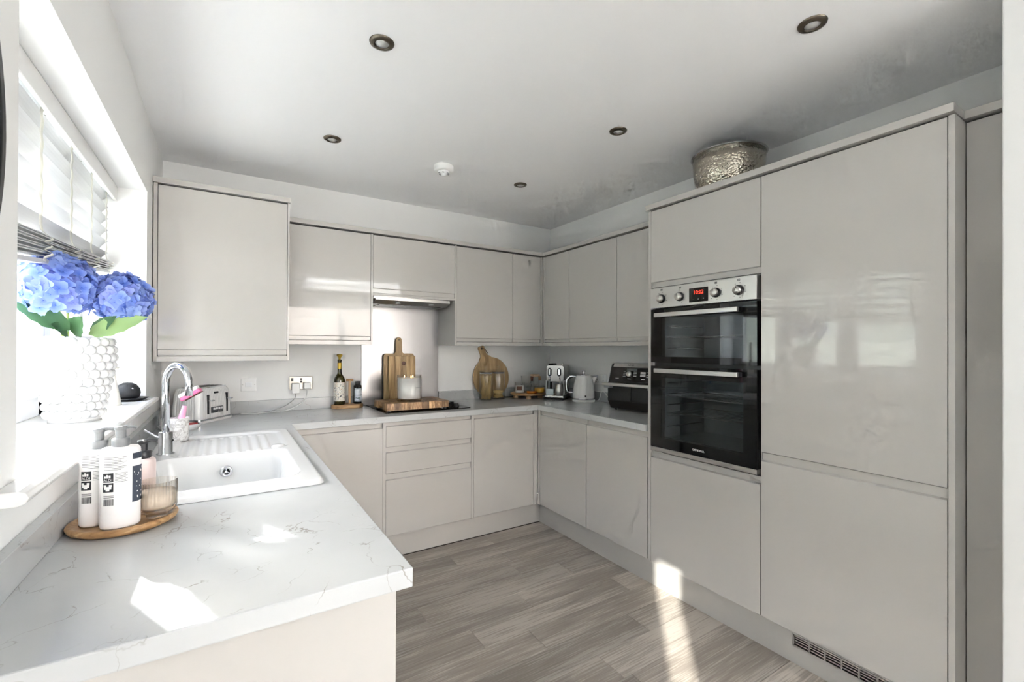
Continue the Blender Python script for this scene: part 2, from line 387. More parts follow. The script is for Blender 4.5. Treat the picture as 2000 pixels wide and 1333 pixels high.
# ------------------------------------------------------------------ the room
XL, XR, YB, ZC = -0.33, 2.565, 3.40, 2.45
W0, W1, WS, WH = 1.20, 2.79, 1.085, 2.085          # window opening along the left wall, sill and head heights
WT = 0.908                                         # worktop height
bm = nb()
T = -0.63
bx(bm, T, XL, -3.6, -1.25, 0, ZC); bx(bm, T, XL, -1.25, -0.58, 0, 0.25); bx(bm, T, XL, -1.25, -0.58, 1.55, ZC)
bx(bm, T, XL, -0.58, W0, 0, ZC); bx(bm, T, XL, W0, W1, 0, WS - 0.026); bx(bm, T, XL, W0, W1, WH, ZC); bx(bm, T, XL, W1, YB + 0.2, 0, ZC)
wl = struct('wall_left', bm, 'wall_paint')
struct('wall_back', bx(nb(), XL, XR + 0.2, YB, YB + 0.2, 0, ZC), 'wall_paint')
struct('wall_right', bx(nb(), XR, XR + 0.2, 0.36, YB, 0, ZC), 'wall_paint')
struct('wall_partition', bx(nb(), 1.95, 4.3, 0.24, 0.36, 0, ZC, 0.004), 'wall_paint')
struct('wall_dining', bx(nb(), 4.3, 4.5, -3.6, 0.36, 0, ZC), 'wall_paint')
bm = nb(); bx(bm, XL, 0.9, -3.6, -3.4, 0, ZC); bx(bm, 3.05, 4.3, -3.6, -3.4, 0, ZC); bx(bm, 0.9, 3.05, -3.6, -3.4, 2.2, ZC)
struct('wall_rear', bm, 'wall_paint')
bm = nb(); bx(bm, -0.63, 4.5, -1.6, YB + 0.2, ZC, ZC + 0.2); bx(bm, -0.63, 4.5, -3.6, -3.0, ZC, ZC + 0.2); bx(bm, -0.63, 1.1, -3.0, -1.6, ZC, ZC + 0.2); bx(bm, 3.5, 4.5, -3.0, -1.6, ZC, ZC + 0.2)
struct('ceiling', bm, 'ceiling_paint')
w3 = bpy.data.objects.new('added_rooflight', None); COL.objects.link(w3); w3.matrix_basis = Matrix.Translation((2.0, -2.0, ZC + 0.1)); w3['kind'] = 'structure'; w3['label'] = 'unseen flat rooflight added over the dining end for fill light'  # added opening, out of view; lifts the fill light and the ceiling
bm = nb()
for lim in ((1.1, 3.5, -3.0, -2.94), (1.1, 3.5, -1.66, -1.6), (1.1, 1.16, -3.0, -1.6), (3.44, 3.5, -3.0, -1.6)): bx(bm, lim[0], lim[1], lim[2], lim[3], ZC + 0.1, ZC + 0.2)
obj('window_frame', bm, 'upvc', w3); obj('pane', bx(nb(), 1.15, 3.45, -2.95, -1.65, ZC + 0.14, ZC + 0.145), 'window_glass', w3)
fl = struct('floor', bx(nb(), XL, 4.3, -3.4, YB, -0.06, -0.004), 'dark_gap', label='grey wood effect plank flooring')
PW, PL = 0.1522, 0.914
joint = {2.677: 1.205, 2.525: 0.60, 2.373: 1.48, 2.220: 1.745, 2.068: 1.34, 1.916: 0.978, 1.764: 1.21, 1.612: 1.70, 1.460: 1.366, 2.829: 1.55}
plank_me = {}
def plank(x0, x1, y1):
    L = round(x1 - x0, 3)
    if L < 0.02: return
    if L not in plank_me:
        b_ = bx(nb(), -L / 2, L / 2, -PW / 2 + 0.0006, PW / 2 - 0.0006, -0.004, 0.0, 0.0008, 1)
        me = bpy.data.meshes.new('plank'); b_.to_mesh(me); b_.free(); me.materials.append(M['floor_plank']); plank_me[L] = me
    o = bpy.data.objects.new('plank', plank_me[L]); COL.objects.link(o); o.parent = fl
    o.location = Vector(((x0 + x1) / 2, y1 - PW / 2, 0)) - fl.location
for k in range(40):
    ytop = 2.829 - k * PW
    if ytop - PW < -3.0: break
    key = min(joint, key=lambda q: abs(q - ytop)); j = joint[key] if abs(key - ytop) < 0.02 else random.uniform(0.2, 1.1)
    x = j - PL * 3
    while x < 4.3:
        a, b_ = max(x, 0.25 if ytop > 0.9 else XL), min(x + PL, 2.12 if ytop > 0.5 else 4.3)
        if b_ > a: plank(round(a + 0.0005, 4), round(b_ - 0.0005, 4), ytop)
        x += PL

# window in the left wall
win = bpy.data.objects.new('window_1', None); COL.objects.link(win); win.location = (-0.6, 1.99, WS); win.matrix_basis = Matrix.Translation((-0.6, 1.99, WS)); win['kind'] = 'structure'
win['label'] = 'white casement window with three lights in left wall'
def wbox(name, lim, mat, bev=0.004, par=None): return obj(name, bx(nb(), *lim, bev=bev), mat, par or win)
FX0, FX1 = -0.63, -0.565
for lim in ((FX0, FX1, W0, W1, WS, WS + 0.07), (FX0, FX1, W0, W1, WH - 0.06, WH), (FX0, FX1, W0, W0 + 0.06, WS, WH), (FX0, FX1, W1 - 0.06, W1, WS, WH),
            (FX0, FX1, 1.735, 1.80, WS, WH), (FX0, FX1, 2.255, 2.32, WS, WH)): wbox('window_frame', lim, 'upvc')
for (a, b_) in ((W0 + 0.06, 1.735), (1.80, 2.255), (2.32, W1 - 0.06)):
    bm = nb(); z0, z1 = WS + 0.07, WH - 0.06; e = 0.05
    for lim in ((a, b_, z0, z0 + e), (a, b_, z1 - e, z1), (a, a + e, z0, z1), (b_ - e, b_, z0, z1)): bx(bm, FX0 + 0.005, FX1 + 0.012, lim[0], lim[1], lim[2], lim[3], 0.004)
    sash = obj('sash', bm, 'upvc', win)
    obj('pane', bx(nb(), -0.602, -0.598, a + e - 0.005, b_ - e + 0.005, z0 + e - 0.005, z1 - e + 0.005), 'window_glass', sash)
bm = nb()
pr = [(-0.60, WS - 0.026), (-0.298, WS - 0.026), (-0.288, WS - 0.022), (-0.284, WS - 0.013), (-0.288, WS - 0.004), (-0.298, WS), (-0.60, WS)]
prism(bm, pr, lambda p, d: (p[0], d, p[1]), W0, W1)
pr2 = [(-0.3301, WS - 0.026)] + pr[1:6] + [(-0.3301, WS)]
for (a, b_) in ((W0 - 0.11, W0), (W1, W1 + 0.075)): prism(bm, pr2, lambda p, d: (p[0], d, p[1]), a, b_)
obj('window_sill', bm, 'white_gloss', win, bevel=0.002)

# added openings, unseen: garden doors for fill light, slit window for the floor streak
d1 = bpy.data.objects.new('added_garden_doors', None); COL.objects.link(d1); d1.matrix_basis = Matrix.Translation((1.95, -3.5, 0)); d1['kind'] = 'structure'; d1['label'] = 'wide glazed garden doors added for daylight at the unseen end of the room'
for k in range(2):
    a = 0.9 + k * 1.075; b_ = a + 1.075; bm = nb()
    for lim in ((a, b_, 0, 0.08), (a, b_, 2.12, 2.2), (a, a + 0.06, 0, 2.2), (b_ - 0.06, b_, 0, 2.2)): bx(bm, lim[0], lim[1], -3.53, -3.47, lim[2], lim[3], 0.003)
    lf = obj('door_leaf', bm, 'upvc', d1); obj('pane', bx(nb(), a + 0.05, b_ - 0.05, -3.502, -3.498, 0.07, 2.13), 'window_glass', lf)
w2 = bpy.data.objects.new('added_streak_window', None); COL.objects.link(w2); w2.matrix_basis = Matrix.Translation((-0.55, -0.76, 0.25)); w2['kind'] = 'structure'; w2['label'] = 'unseen slim window added in left wall to shape the floor streak'
bm = nb()
for lim in ((-1.25, -0.58, 0.25, 0.30), (-1.25, -0.58, 1.27, 1.55), (-1.25, -0.765, 0.30, 1.27), (-0.625, -0.58, 0.30, 1.27)): bx(bm, -0.375, -0.345, lim[0], lim[1], lim[2], lim[3])
obj('window_frame', bm, 'upvc', w2); obj('pane', bx(nb(), -0.362, -0.358, -0.765, -0.625, 0.30, 1.27), 'window_glass', w2)

# garden beyond the window
nh = thing('sky_block_house', 'unseen house block added beyond the fence to cut sky light', 'house', (-9, 3, -0.2))  # added block, limits how much sky lights the kitchen window
obj('wall', bx(nb(), -11, -7.5, -6, 12, -0.2, 3.4), 'fence_wood', nh); obj('roof', prism(nb(), [(-11.4, 3.4), (-7.1, 3.4), (-9.25, 5.0)], lambda p, d: (p[0], d, p[1]), -6.3, 12.3), 'brick_paint', nh)
bh = thing('brick_house', 'pink brick house across the rear garden', 'house', (1, -13, -0.2))
obj('wall', bx(nb(), -6, 8, -16, -11, -0.2, 4.8), 'brick_paint', bh); obj('roof', prism(nb(), [(-16.4, 4.8), (-10.6, 4.8), (-13.5, 7.2)], lambda p, d: (d, p[0], p[1]), -6.3, 8.3), 'dark_gap', bh)
struct('ground', bx(nb(), -30, 30, -40, 40, -0.35, -0.2), 'pale_ground')
fe = thing('garden_fence', 'pale weathered board fence seen through window glass', 'fence', (-4.2, 2, -0.2))
for k in range(36):
    obj('board', bx(nb(), -4.22, -4.19, -4 + k * 0.3, -4 + k * 0.3 + 0.285, -0.2, 1.45), 'fence_wood', fe)

# ------------------------------------------------------------------ kitchen units
DY, DX, UY, UX, TX = 2.792, 1.992, 3.07, 2.24, 1.992   # door faces: base back / base right / wall back / wall right / tall
def jdoor(name, parent, axis, plane, a, b_, v0, v1, j='top', lip=0.034, label=None):
    """flat slab front with an integrated J-shaped grip along its top or bottom edge"""
    t_, g, gap = 0.020, 0.013, 0.0015
    a, b_, v0, v1 = a + gap, b_ - gap, v0 + gap, v1 - gap; c = 0.0012
    if j == 'top': pr = [(c, v0), (0, v0 + c), (0, v1 - lip - c), (c, v1 - lip), (g, v1 - lip + 0.004), (g, v1), (t_, v1), (t_, v0)]
    elif j == 'bottom': pr = [(c, v1), (0, v1 - c), (0, v0 + lip + c), (c, v0 + lip), (g * 0.6, v0 + lip - 0.003), (g * 0.6, v0), (t_, v0), (t_, v1)]
    else: pr = [(c, v0), (0, v0 + c), (0, v1 - c), (c, v1), (t_, v1), (t_, v0)]
    fn = {'y': lambda p, d: (d, plane + p[0], p[1]), 'x': lambda p, d: (plane + p[0], d, p[1]), '-x': lambda p, d: (plane - p[0], d, p[1])}[axis]
    return obj(name, prism(nb(), pr, fn, a, b_), 'cabinet_gloss', parent, label=label)
ZD0, ZD1 = 0.157, 0.868
def carcass(parent, lim): return obj('carcass', bx(nb(), *lim), 'cabinet_matt', parent)

# back run of base units
c = thing('base_cabinet', 'grey gloss base cupboard in the back corner left of the drawers', 'cabinet', (0.57, 3.09, 0.155), group='base units')
carcass(c, (0.325, 0.818, DY + 0.021, 3.38, 0.155, 0.868)); jdoor('door', c, 'y', DY, 0.30, 0.8195, ZD0, ZD1)
obj('end_panel', bx(nb(), 0.8195, 0.8375, DY, 3.38, 0.155, 0.868, 0.001), 'cabinet_gloss', c)
c = thing('drawer_unit', 'grey gloss three drawer base unit under the hob', 'cabinet', (1.135, 3.09, 0.155), group='base units')
carcass(c, (0.838, 1.431, DY + 0.021, 3.38, 0.155, 0.868))
jdoor('drawer', c, 'y', DY, 0.8375, 1.4315, 0.712, ZD1, lip=0.026); jdoor('drawer', c, 'y', DY, 0.8375, 1.4315, 0.546, 0.711, lip=0.034); jdoor('drawer', c, 'y', DY, 0.8375, 1.4315, ZD0, 0.543, lip=0.036)
obj('end_panel', bx(nb(), 1.4315, 1.4505, DY, 3.38, 0.155, 0.868, 0.001), 'cabinet_gloss', c)
c = thing('base_cabinet', 'grey gloss base cupboard right of the drawers by the inner corner', 'cabinet', (1.70, 3.09, 0.155), group='base units')
carcass(c, (1.451, 1.954, DY + 0.021, 3.38, 0.155, 0.868)); jdoor('door', c, 'y', DY, 1.4505, 1.9545, ZD0, ZD1, lip=0.028)
bm = nb(); bx(bm, 1.9555, 1.990, DY, DY + 0.018, 0.157, 0.868, 0.001); bx(bm, DX, DX + 0.018, 2.762, DY - 0.001, 0.157, 0.868, 0.001)
obj('corner_post', bm, 'cabinet_gloss', c)
# right run of base units
c = thing('base_cabinet', 'narrower grey gloss base cupboard on right run beside inner corner', 'cabinet', (2.28, 2.50, 0.155), group='base units')
carcass(c, (DX + 0.021, 2.54, 2.247, 2.760, 0.155, 0.868)); jdoor('door', c, 'x', DX, 2.246, 2.760, ZD0, ZD1)
c = thing('base_cabinet', 'grey gloss base cupboard on right run beside the oven tower', 'cabinet', (2.28, 1.99, 0.155), group='base units')
carcass(c, (DX + 0.021, 2.54, 1.737, 2.245, 0.155, 0.868)); jdoor('door', c, 'x', DX, 1.737, 2.244, ZD0, ZD1)
# peninsula under the sink
c = thing('sink_cabinet', 'grey gloss peninsula cupboard run under the sink', 'cabinet', (-0.02, 1.80, 0.155))
carcass(c, (-0.30, 0.263, 0.90, 1.49, 0.155, 0.868)); carcass(c, (-0.30, 0.263, 1.50, 2.55, 0.155, 0.735)); carcass(c, (-0.30, 0.263, 2.56, 2.78, 0.155, 0.868))
for a, b_ in ((0.90, 1.49), (1.49, 2.02), (2.02, 2.55)): jdoor('door', c, '-x', 0.285, a, b_, ZD0, ZD1)
obj('end_panel', bx(nb(), -0.328, 0.285, 0.878, 0.898, 0.0, 0.868, 0.001), 'cabinet_gloss', c)
# plinths
o = tag(box('plinth', (0.24, 2.042, 2.842, 2.86, 0.0, 0.1555), 'cabinet_matt'), 'low grey plinth board beneath the drawers along the floor', 'plinth', 'plinths')
pl = thing('plinth', 'low grey plinth board with a slotted vent under the tall units', 'plinth', (2.05, 1.6, 0), group='plinths')
obj('board', bx(nb(), 2.042, 2.06, 0.99, 2.842, 0, 0.1555), 'cabinet_matt', pl)
bm = nb(); bx(bm, 2.042, 2.06, 0.4725, 0.99, 0, 0.075); bx(bm, 2.042, 2.06, 0.4725, 0.99, 0.122, 0.1555); bx(bm, 2.042, 2.06, 0.4725, 0.482, 0.075, 0.122)
obj('board', bm, 'cabinet_matt', pl)
vg = obj('vent_frame', bx(bx(bx(bx(nb(), 2.038, 2.046, 0.481, 0.99, 0.117, 0.123), 2.038, 2.046, 0.481, 0.99, 0.074, 0.080), 2.038, 2.046, 0.984, 0.99, 0.074, 0.123), 2.038, 2.046, 0.481, 0.487, 0.074, 0.123), 'satin_chrome', pl)
obj('vent_back', bx(nb(), 2.057, 2.059, 0.482, 0.99, 0.075, 0.122), 'dark_gap', pl)
for zz in (0.088, 0.099, 0.109): obj('vent_slat', bx(nb(), 2.041, 2.052, 0.487, 0.984, zz - 0.0022, zz + 0.0022), 'satin_chrome', pl)
for k in range(8): obj('vent_bar', bx(nb(), 2.040, 2.050, 0.985 - 0.058 * (k + 1) - 0.003, 0.985 - 0.058 * (k + 1) + 0.003, 0.08, 0.118), 'satin_chrome', pl)

# tall units
c = thing('oven_housing', 'tall grey gloss oven tower cabinet', 'cabinet', (2.28, 1.41, 0.155), group='tall units')
bm = nb(); bx(bm, 2.013, 2.55, 1.105, 1.714, 0.155, 0.765); bx(bm, 2.013, 2.55, 1.105, 1.714, 1.666, 2.098); bx(bm, 2.40, 2.55, 1.105, 1.714, 0.765, 1.666)
bx(bm, 2.005, 2.40, 1.700, 1.714, 0.765, 1.666); bx(bm, 2.005, 2.40, 1.103, 1.108, 0.765, 1.666)
obj('carcass', bm, 'cabinet_matt', c)
jdoor('door', c, 'x', TX, 1.103, 1.7135, 1.668, 2.096, 'bottom', 0.030); jdoor('door', c, 'x', TX, 1.103, 1.7135, ZD0, 0.768)
obj('end_panel', bx(nb(), TX, 2.55, 1.7145, 1.732, 0.155, 2.098, 0.001), 'cabinet_gloss', c)
c = thing('fridge_housing', 'tall grey gloss fridge freezer cabinet with two wide doors', 'cabinet', (2.28, 0.79, 0.155), group='tall units')
carcass(c, (2.013, 2.55, 0.491, 1.101, 0.155, 2.098))
jdoor('door', c, 'x', TX, 0.4905, 1.1015, 0.878, 2.096, None); jdoor('door', c, 'x', TX, 0.4905, 1.1015, ZD0, 0.877, 'top', 0.037)
obj('end_panel', bx(nb(), TX, 2.55, 0.4725, 0.4895, 0.156, 2.098, 0.001), 'cabinet_gloss', c)
c = thing('tall_cabinet', 'tall grey gloss cabinet set back at the partition wall', 'cabinet', (2.33, 0.415, 0.155), group='tall units')
carcass(c, (2.122, 2.55, 0.362, 0.471, 0.0, 2.098)); jdoor('door', c, 'x', 2.10, 0.3615, 0.4715, 0.0, 2.096, None)
bm = nb(); bx(bm, 1.978, 2.55, 0.4725, 1.742, 2.104, 2.132, 0.001); bx(bm, 2.085, 2.55, 0.362, 0.4725, 2.104, 2.132, 0.001)
tag(obj('cornice', bm, 'cabinet_gloss'), 'grey cornice board capping the tall cabinets', 'cornice', 'cornices')

# wall units
def wall_unit(name, label, axis, plane, a, b_, v0, v1, j='bottom', lip=0.026):
    depth = 0.30
    if axis == 'y': loc = ((a + b_) / 2, plane + 0.16, v0); lim = (a + 0.001, b_ - 0.001, plane + 0.021, YB - 0.002, v0, v1)
    else: loc = (plane + 0.16, (a + b_) / 2, v0); lim = (plane + 0.021, XR - 0.002, a + 0.001, b_ - 0.001, v0, v1)
    c = thing(name, label, 'cabinet', loc, group='wall units'); carcass(c, lim)
    jdoor('door', c, axis, plane, a, b_, v0, v1 - 0.003, j, lip); return c
LY = 2.975
c = thing('boiler_cabinet', 'large grey gloss wall cabinet hung lower beside the window wall', 'cabinet', (0.0, 3.18, 1.256), group='wall units')
carcass(c, (-0.306, 0.299, LY + 0.021, YB - 0.002, 1.283, 2.185)); jdoor('door', c, 'y', LY, -0.3075, 0.3005, 1.288, 2.183, 'bottom', 0.030)
obj('end_panel', bx(nb(), 0.301, 0.3115, LY - 0.004, YB - 0.002, 1.256, 2.188, 0.001), 'cabinet_gloss', c); obj('end_panel', bx(nb(), -0.3255, -0.3085, LY - 0.004, YB - 0.002, 1.256, 2.188, 0.001), 'cabinet_gloss', c)
obj('pelmet', bx(nb(), -0.3085, 0.301, LY - 0.004, LY + 0.016, 1.256, 1.284, 0.001), 'cabinet_gloss', c)
obj('cornice_board', bx(nb(), -0.328, 0.3155, LY - 0.012, YB - 0.002, 2.190, 2.218, 0.001), 'cabinet_gloss', c)
V0, V1 = 1.382, 2.098
c = wall_unit('wall_cabinet', 'grey gloss wall cabinet between the large low cabinet and cooker hood', 'y', UY, 0.3125, 0.814, V0, V1)
obj('end_panel', bx(nb(), 0.8145, 0.8285, UY - 0.002, YB - 0.002, 1.353, 2.098, 0.001), 'cabinet_gloss', c); obj('pelmet', bx(nb(), 0.3125, 0.8145, UY - 0.002, UY + 0.018, 1.353, 1.379, 0.001), 'cabinet_gloss', c)
c = wall_unit('hood_cabinet', 'short grey gloss wall cabinet above the cooker hood', 'y', UY, 0.829, 1.4315, 1.703, V1, lip=0.032)
obj('pelmet', bx(nb(), 0.829, 1.4315, UY - 0.001, UY + 0.05, 1.686, 1.7025, 0.001), 'cabinet_gloss', c)
c = wall_unit('wall_cabinet', 'grey gloss wall cabinet right of the cooker hood above round board', 'y', UY, 1.446, 1.9405, V0, V1)
obj('end_panel', bx(nb(), 1.432, 1.4455, UY - 0.002, YB - 0.002, 1.353, 2.098, 0.001), 'cabinet_gloss', c)
c = wall_unit('wall_cabinet', 'narrow grey gloss wall cabinet on back wall at the inner corner', 'y', UY, 1.941, 2.215, V0, V1)
obj('corner_post', bx(bx(nb(), 2.2155, 2.238, UY, UY + 0.018, 1.36, 2.096, 0.001), UX, UX + 0.018, 3.046, UY - 0.001, 1.36, 2.096, 0.001), 'cabinet_gloss', c)
c = wall_unit('wall_cabinet', 'narrow grey gloss wall cabinet on right wall at the inner corner', 'x', UX, 2.728, 3.045, V0, V1)
c = wall_unit('wall_cabinet', 'middle grey gloss wall cabinet on right wall above the kettle', 'x', UX, 2.222, 2.7275, V0, V1)
c = wall_unit('wall_cabinet', 'grey gloss wall cabinet on right wall beside the oven tower', 'x', UX, 1.734, 2.2215, V0, V1)
bm = nb(); bx(bm, 0.3125, UX, UY - 0.012, UY + 0.10, 2.104, 2.132, 0.001); bx(bm, UX - 0.012, UX + 0.10, 1.733, UY + 0.10, 2.1042, 2.1318, 0.001)
tag(obj('cornice', bm, 'cabinet_gloss'), 'grey L shaped cornice along the top of the wall cabinets', 'cornice', 'cornices')
bm = nb(); bx(bm, 1.446, UX - 0.002, UY - 0.002, UY + 0.018, 1.353, 1.379, 0.001); bx(bm, UX - 0.002, UX + 0.018, 1.733, UY + 0.018, 1.3532, 1.3788, 0.001)
tag(obj('pelmet', bm, 'cabinet_gloss'), 'grey L shaped pelmet strip below the corner wall cabinets', 'pelmet')

# cooker hood
h = thing('cooker_hood', 'slim steel cooker hood under the short wall cabinet', 'cooker hood', (1.13, 3.2, 1.64))
obj('body', bx(nb(), 0.845, 1.415, 3.122, 3.385, 1.672, 1.7015, 0.003), 'brushed_steel', h)
prism_b = prism(nb(), [(3.10, 1.672), (3.10, 1.664), (3.16, 1.640), (3.38, 1.640), (3.38, 1.672)], lambda p, d: (d, p[0], p[1]), 0.855, 1.405)
obj('canopy', prism_b, 'brushed_steel', h); obj('grease_filter', bx(nb(), 0.90, 1.36, 3.17, 3.36, 1.636, 1.6395), 'appliance_grey', h)
for xx in (1.02, 1.27): obj('hood_light', cyl(nb(), (xx, 3.132, 0), 0.018, 1.645, 1.652, 16), 'lens', h)

# ------------------------------------------------------------------ worktop, upstands, splashback
xs = [-0.328, -0.236, 0.248, 0.306, 1.978, XR - 0.002]; ys = [0.839, 1.517, 2.54, 2.772, YB - 0.002]; ys_r = 1.735
def inside(i, j):
    x, y = (xs[i] + xs[i + 1]) / 2, (ys2[j] + ys2[j + 1]) / 2
    if -0.236 < x < 0.248 and 1.517 < y < 2.54: return False
    return x < 0.306 or y > 2.772 or (x > 1.978 and y > ys_r)
ys2 = sorted(ys + [ys_r]); bm = nb(); top = {}; bot = {}
def vt(d, i, j, z):
    if (i, j) not in d: d[(i, j)] = bm.verts.new((xs[i], ys2[j], z))
    return d[(i, j)]
cells = {(i, j) for i in range(len(xs) - 1) for j in range(len(ys2) - 1) if inside(i, j)}
for (i, j) in cells:
    q = [(i, j), (i + 1, j), (i + 1, j + 1), (i, j + 1)]
    bm.faces.new([vt(top, *p, WT) for p in q]); bm.faces.new([vt(bot, *p, 0.870) for p in q][::-1])
    for (di, dj, a, b_) in ((0, -1, 0, 1), (1, 0, 1, 2), (0, 1, 2, 3), (-1, 0, 3, 0)):
        if (i + di, j + dj) not in cells: bm.faces.new([vt(bot, *q[a], 0.87), vt(bot, *q[b_], 0.87), vt(top, *q[b_], WT), vt(top, *q[a], WT)])
tag(obj('worktop', bm, 'quartz', bevel=0.003), 'white veined U shaped worktop running round three sides', 'worktop')
tag(box('upstand', (-0.3295, -0.309, 0.839, 3.377, WT, 0.978), 'quartz', bev=0.0015), 'white veined upstand along wall below the window sill', 'upstand', 'upstands')
tag(box('upstand', (-0.3295, 0.833, 3.378, YB - 0.001, WT, 0.985), 'quartz', bev=0.0015), 'white veined upstand behind the toaster and green bottle', 'upstand', 'upstands')
tag(box('upstand', (1.437, XR - 0.021, 3.378, YB - 0.001, WT, 0.985), 'quartz', bev=0.0015), 'white veined upstand behind round board and glass jars', 'upstand', 'upstands')
tag(box('upstand', (XR - 0.0205, XR - 0.001, 1.735, YB - 0.001, WT, 0.985), 'quartz', bev=0.0015), 'white veined upstand on right wall behind the kettle', 'upstand', 'upstands')
tag(box('splashback', (0.834, 1.436, 3.388, YB - 0.001, WT + 0.001, 1.700), 'splash_steel', bev=0.001), 'brushed steel splashback panel behind the hob', 'splashback')

# ------------------------------------------------------------------ sink and tap
SX0, SX1, SY0, SY1, ZR = -0.252, 0.262, 1.50, 2.556, 0.924
def rr_sdf(x, y, cx, cy, hx, hy, r):
    qx, qy = abs(x - cx) - hx + r, abs(y - cy) - hy + r
    return math.hypot(max(qx, 0), max(qy, 0)) + min(max(qx, qy), 0) - r
def sstep(a, b_, v):
    v = min(1, max(0, (v - a) / (b_ - a))); return v * v * (3 - 2 * v)
def sink_h(x, y):
    e = -rr_sdf(x, y, (SX0 + SX1) / 2, (SY0 + SY1) / 2, (SX1 - SX0) / 2, (SY1 - SY0) / 2, 0.03)
    h = WT + 0.001 + (ZR - WT - 0.001) * math.sqrt(max(0, 1 - (1 - min(1, e / 0.014)) ** 2))
    dr = rr_sdf(x, y, 0.02, 2.285, 0.19, 0.215, 0.05)
    h -= 0.007 * sstep(0.012, -0.012, dr)
    rg = rr_sdf(x, y, 0.0, 2.275, 0.165, 0.18, 0.03)
    h += 0.0030 * sstep(0.008, -0.014, rg) * math.cos(2 * PI * x / 0.037)
    bs = rr_sdf(x, y, -0.005, 1.82, 0.200, 0.225, 0.05)
    h -= 0.155 * sstep(0.012, -0.030, bs) + 0.012 * sstep(-0.02, -0.20, bs)
    return h
bm = nb(); nx, ny = 110, 210; grid = []
for j in range(ny + 1):
    grid.append([bm.verts.new((x, y, sink_h(x, y))) for i in range(nx + 1) for x, y in [(SX0 + (SX1 - SX0) * i / nx, SY0 + (SY1 - SY0) * j / ny)]])
for j in range(ny):
    for i in range(nx): bm.faces.new((grid[j][i], grid[j][i + 1], grid[j + 1][i + 1], grid[j + 1][i])).smooth = True
for v in bm.verts:
    sx_, sy_ = (SX0 + SX1) / 2, (SY0 + SY1) / 2; qx, qy = abs(v.co.x - sx_) - (SX1 - SX0) / 2 + 0.03, abs(v.co.y - sy_) - (SY1 - SY0) / 2 + 0.03
    if qx > 0 and qy > 0 and math.hypot(qx, qy) > 0.03:
        k_ = 0.03 / math.hypot(qx, qy); v.co.x = sx_ + math.copysign((SX1 - SX0) / 2 - 0.03 + qx * k_, v.co.x - sx_); v.co.y = sy_ + math.copysign((SY1 - SY0) / 2 - 0.03 + qy * k_, v.co.y - sy_)
sk = thing('sink', 'white ceramic inset sink with ridged drainer', 'sink', (0.005, 2.03, 0.752))
obj('basin', bm, 'ceramic', sk)
bm = nb(); R90 = Matrix.Rotation(PI / 2, 4, 'X')
lathe(bm, [(0.012, 0.004), (0.017, 0.006), (0.021, 0.004), (0.022, 0)], (0.0, 2.022, 0.862), 28, mat=R90)
for k in range(3):
    a = PI / 2 + k * 2 * PI / 3; tube(bm, [(0.0, 2.017, 0.862), (0.015 * math.cos(a), 2.017, 0.862 + 0.015 * math.sin(a))], 0.0026, 8)
sphere(bm, (0.0, 2.017, 0.862), 0.0055)
ov = obj('overflow', bm, 'chrome', sk); obj('overflow_hole', cyl(nb(), (0.0, 2.020, 0.862), 0.017, -0.002, 0.002, 24, mat=R90), 'black_plastic', ov)
obj('waste_button', lathe(nb(), [(0, 0.9305), (0.017, 0.930), (0.024, 0.927), (0.026, 0.922), (0.026, 0.918)], (0.182, 2.105, 0), 28), 'ceramic', sk)
obj('waste_strainer', lathe(nb(), [(0, 0.764), (0.03, 0.763), (0.042, 0.767), (0.044, 0.762)], (0.0, 1.80, 0), 28), 'chrome', sk)
tp = thing('mixer_tap', 'chrome swan neck mixer tap behind the sink', 'tap', (-0.196, 2.165, ZR - 0.001))
obj('base', lathe(nb(), [(0, 0), (0.029, 0), (0.029, 0.004), (0.0225, 0.007), (0.0225, 0.084), (0.021, 0.086), (0, 0.086)], (-0.196, 2.165, ZR - 0.001), 32), 'chrome', tp)
pts = [(-0.196, 2.165, 1.005), (-0.196, 2.165, 1.165)]
dx, dy = 0.62, -0.78
for k in range(0, 13):
    a = PI - PI * k / 12; pts.append((-0.196 + dx * (0.062 + 0.062 * math.cos(a)), 2.165 + dy * (0.062 + 0.062 * math.cos(a)), 1.195 + 0.068 * math.sin(a)))
pts += [(-0.196 + dx * 0.124, 2.165 + dy * 0.124, 1.150)]
obj('spout', tube(nb(), pts, 0.0125, 18), 'chrome', tp)
obj('lever', tube(nb(), [(-0.215, 2.165, 0.985), (-0.262, 2.180, 1.018)], 0.0042, 10), 'chrome', tp)
obj('temperature_dot', sphere(nb(), (-0.1745, 2.160, 0.975), 0.0045), 'ink', tp)

# ------------------------------------------------------------------ things on the sink end
cup = tag(obj('toothbrush_cup', lathe(nb(), [(0, ZR - 0.004), (0.036, ZR - 0.004), (0.038, ZR), (0.039, 1.022), (0.037, 1.022), (0.035, 0.94), (0, 0.94)], (-0.178, 2.462, 0), 32), 'marble_cup'), 'white marble effect cup holding a pink brush beside the tap', 'cup')
br = thing('washing_up_brush', 'pink and white washing up brush standing in the marble cup', 'brush', (-0.168, 2.46, 0.945))
ax = Vector((0.20, 0.02, 1)).normalized(); o0 = Vector((-0.182, 2.460, 0.945))
obj('handle', tube(nb(), [o0, o0 + ax * 0.07, o0 + ax * 0.13], [0.010, 0.014, 0.009], 14), 'pale_pink_plastic', br)
obj('neck', tube(nb(), [o0 + ax * 0.125, o0 + ax * 0.165], [0.008, 0.010], 12), 'jar_glass', br)
hd = Matrix.Translation((-0.137, 2.455, 1.128)) @ Matrix.Rotation(-0.20, 4, 'Z') @ Matrix.Rotation(-0.55, 4, 'Y')
q = bx(nb(), -0.042, 0.042, -0.020, 0.020, -0.016, 0.0, 0.004); bmesh.ops.transform(q, matrix=hd, verts=q.verts); obj('head', q, 'pink', br)
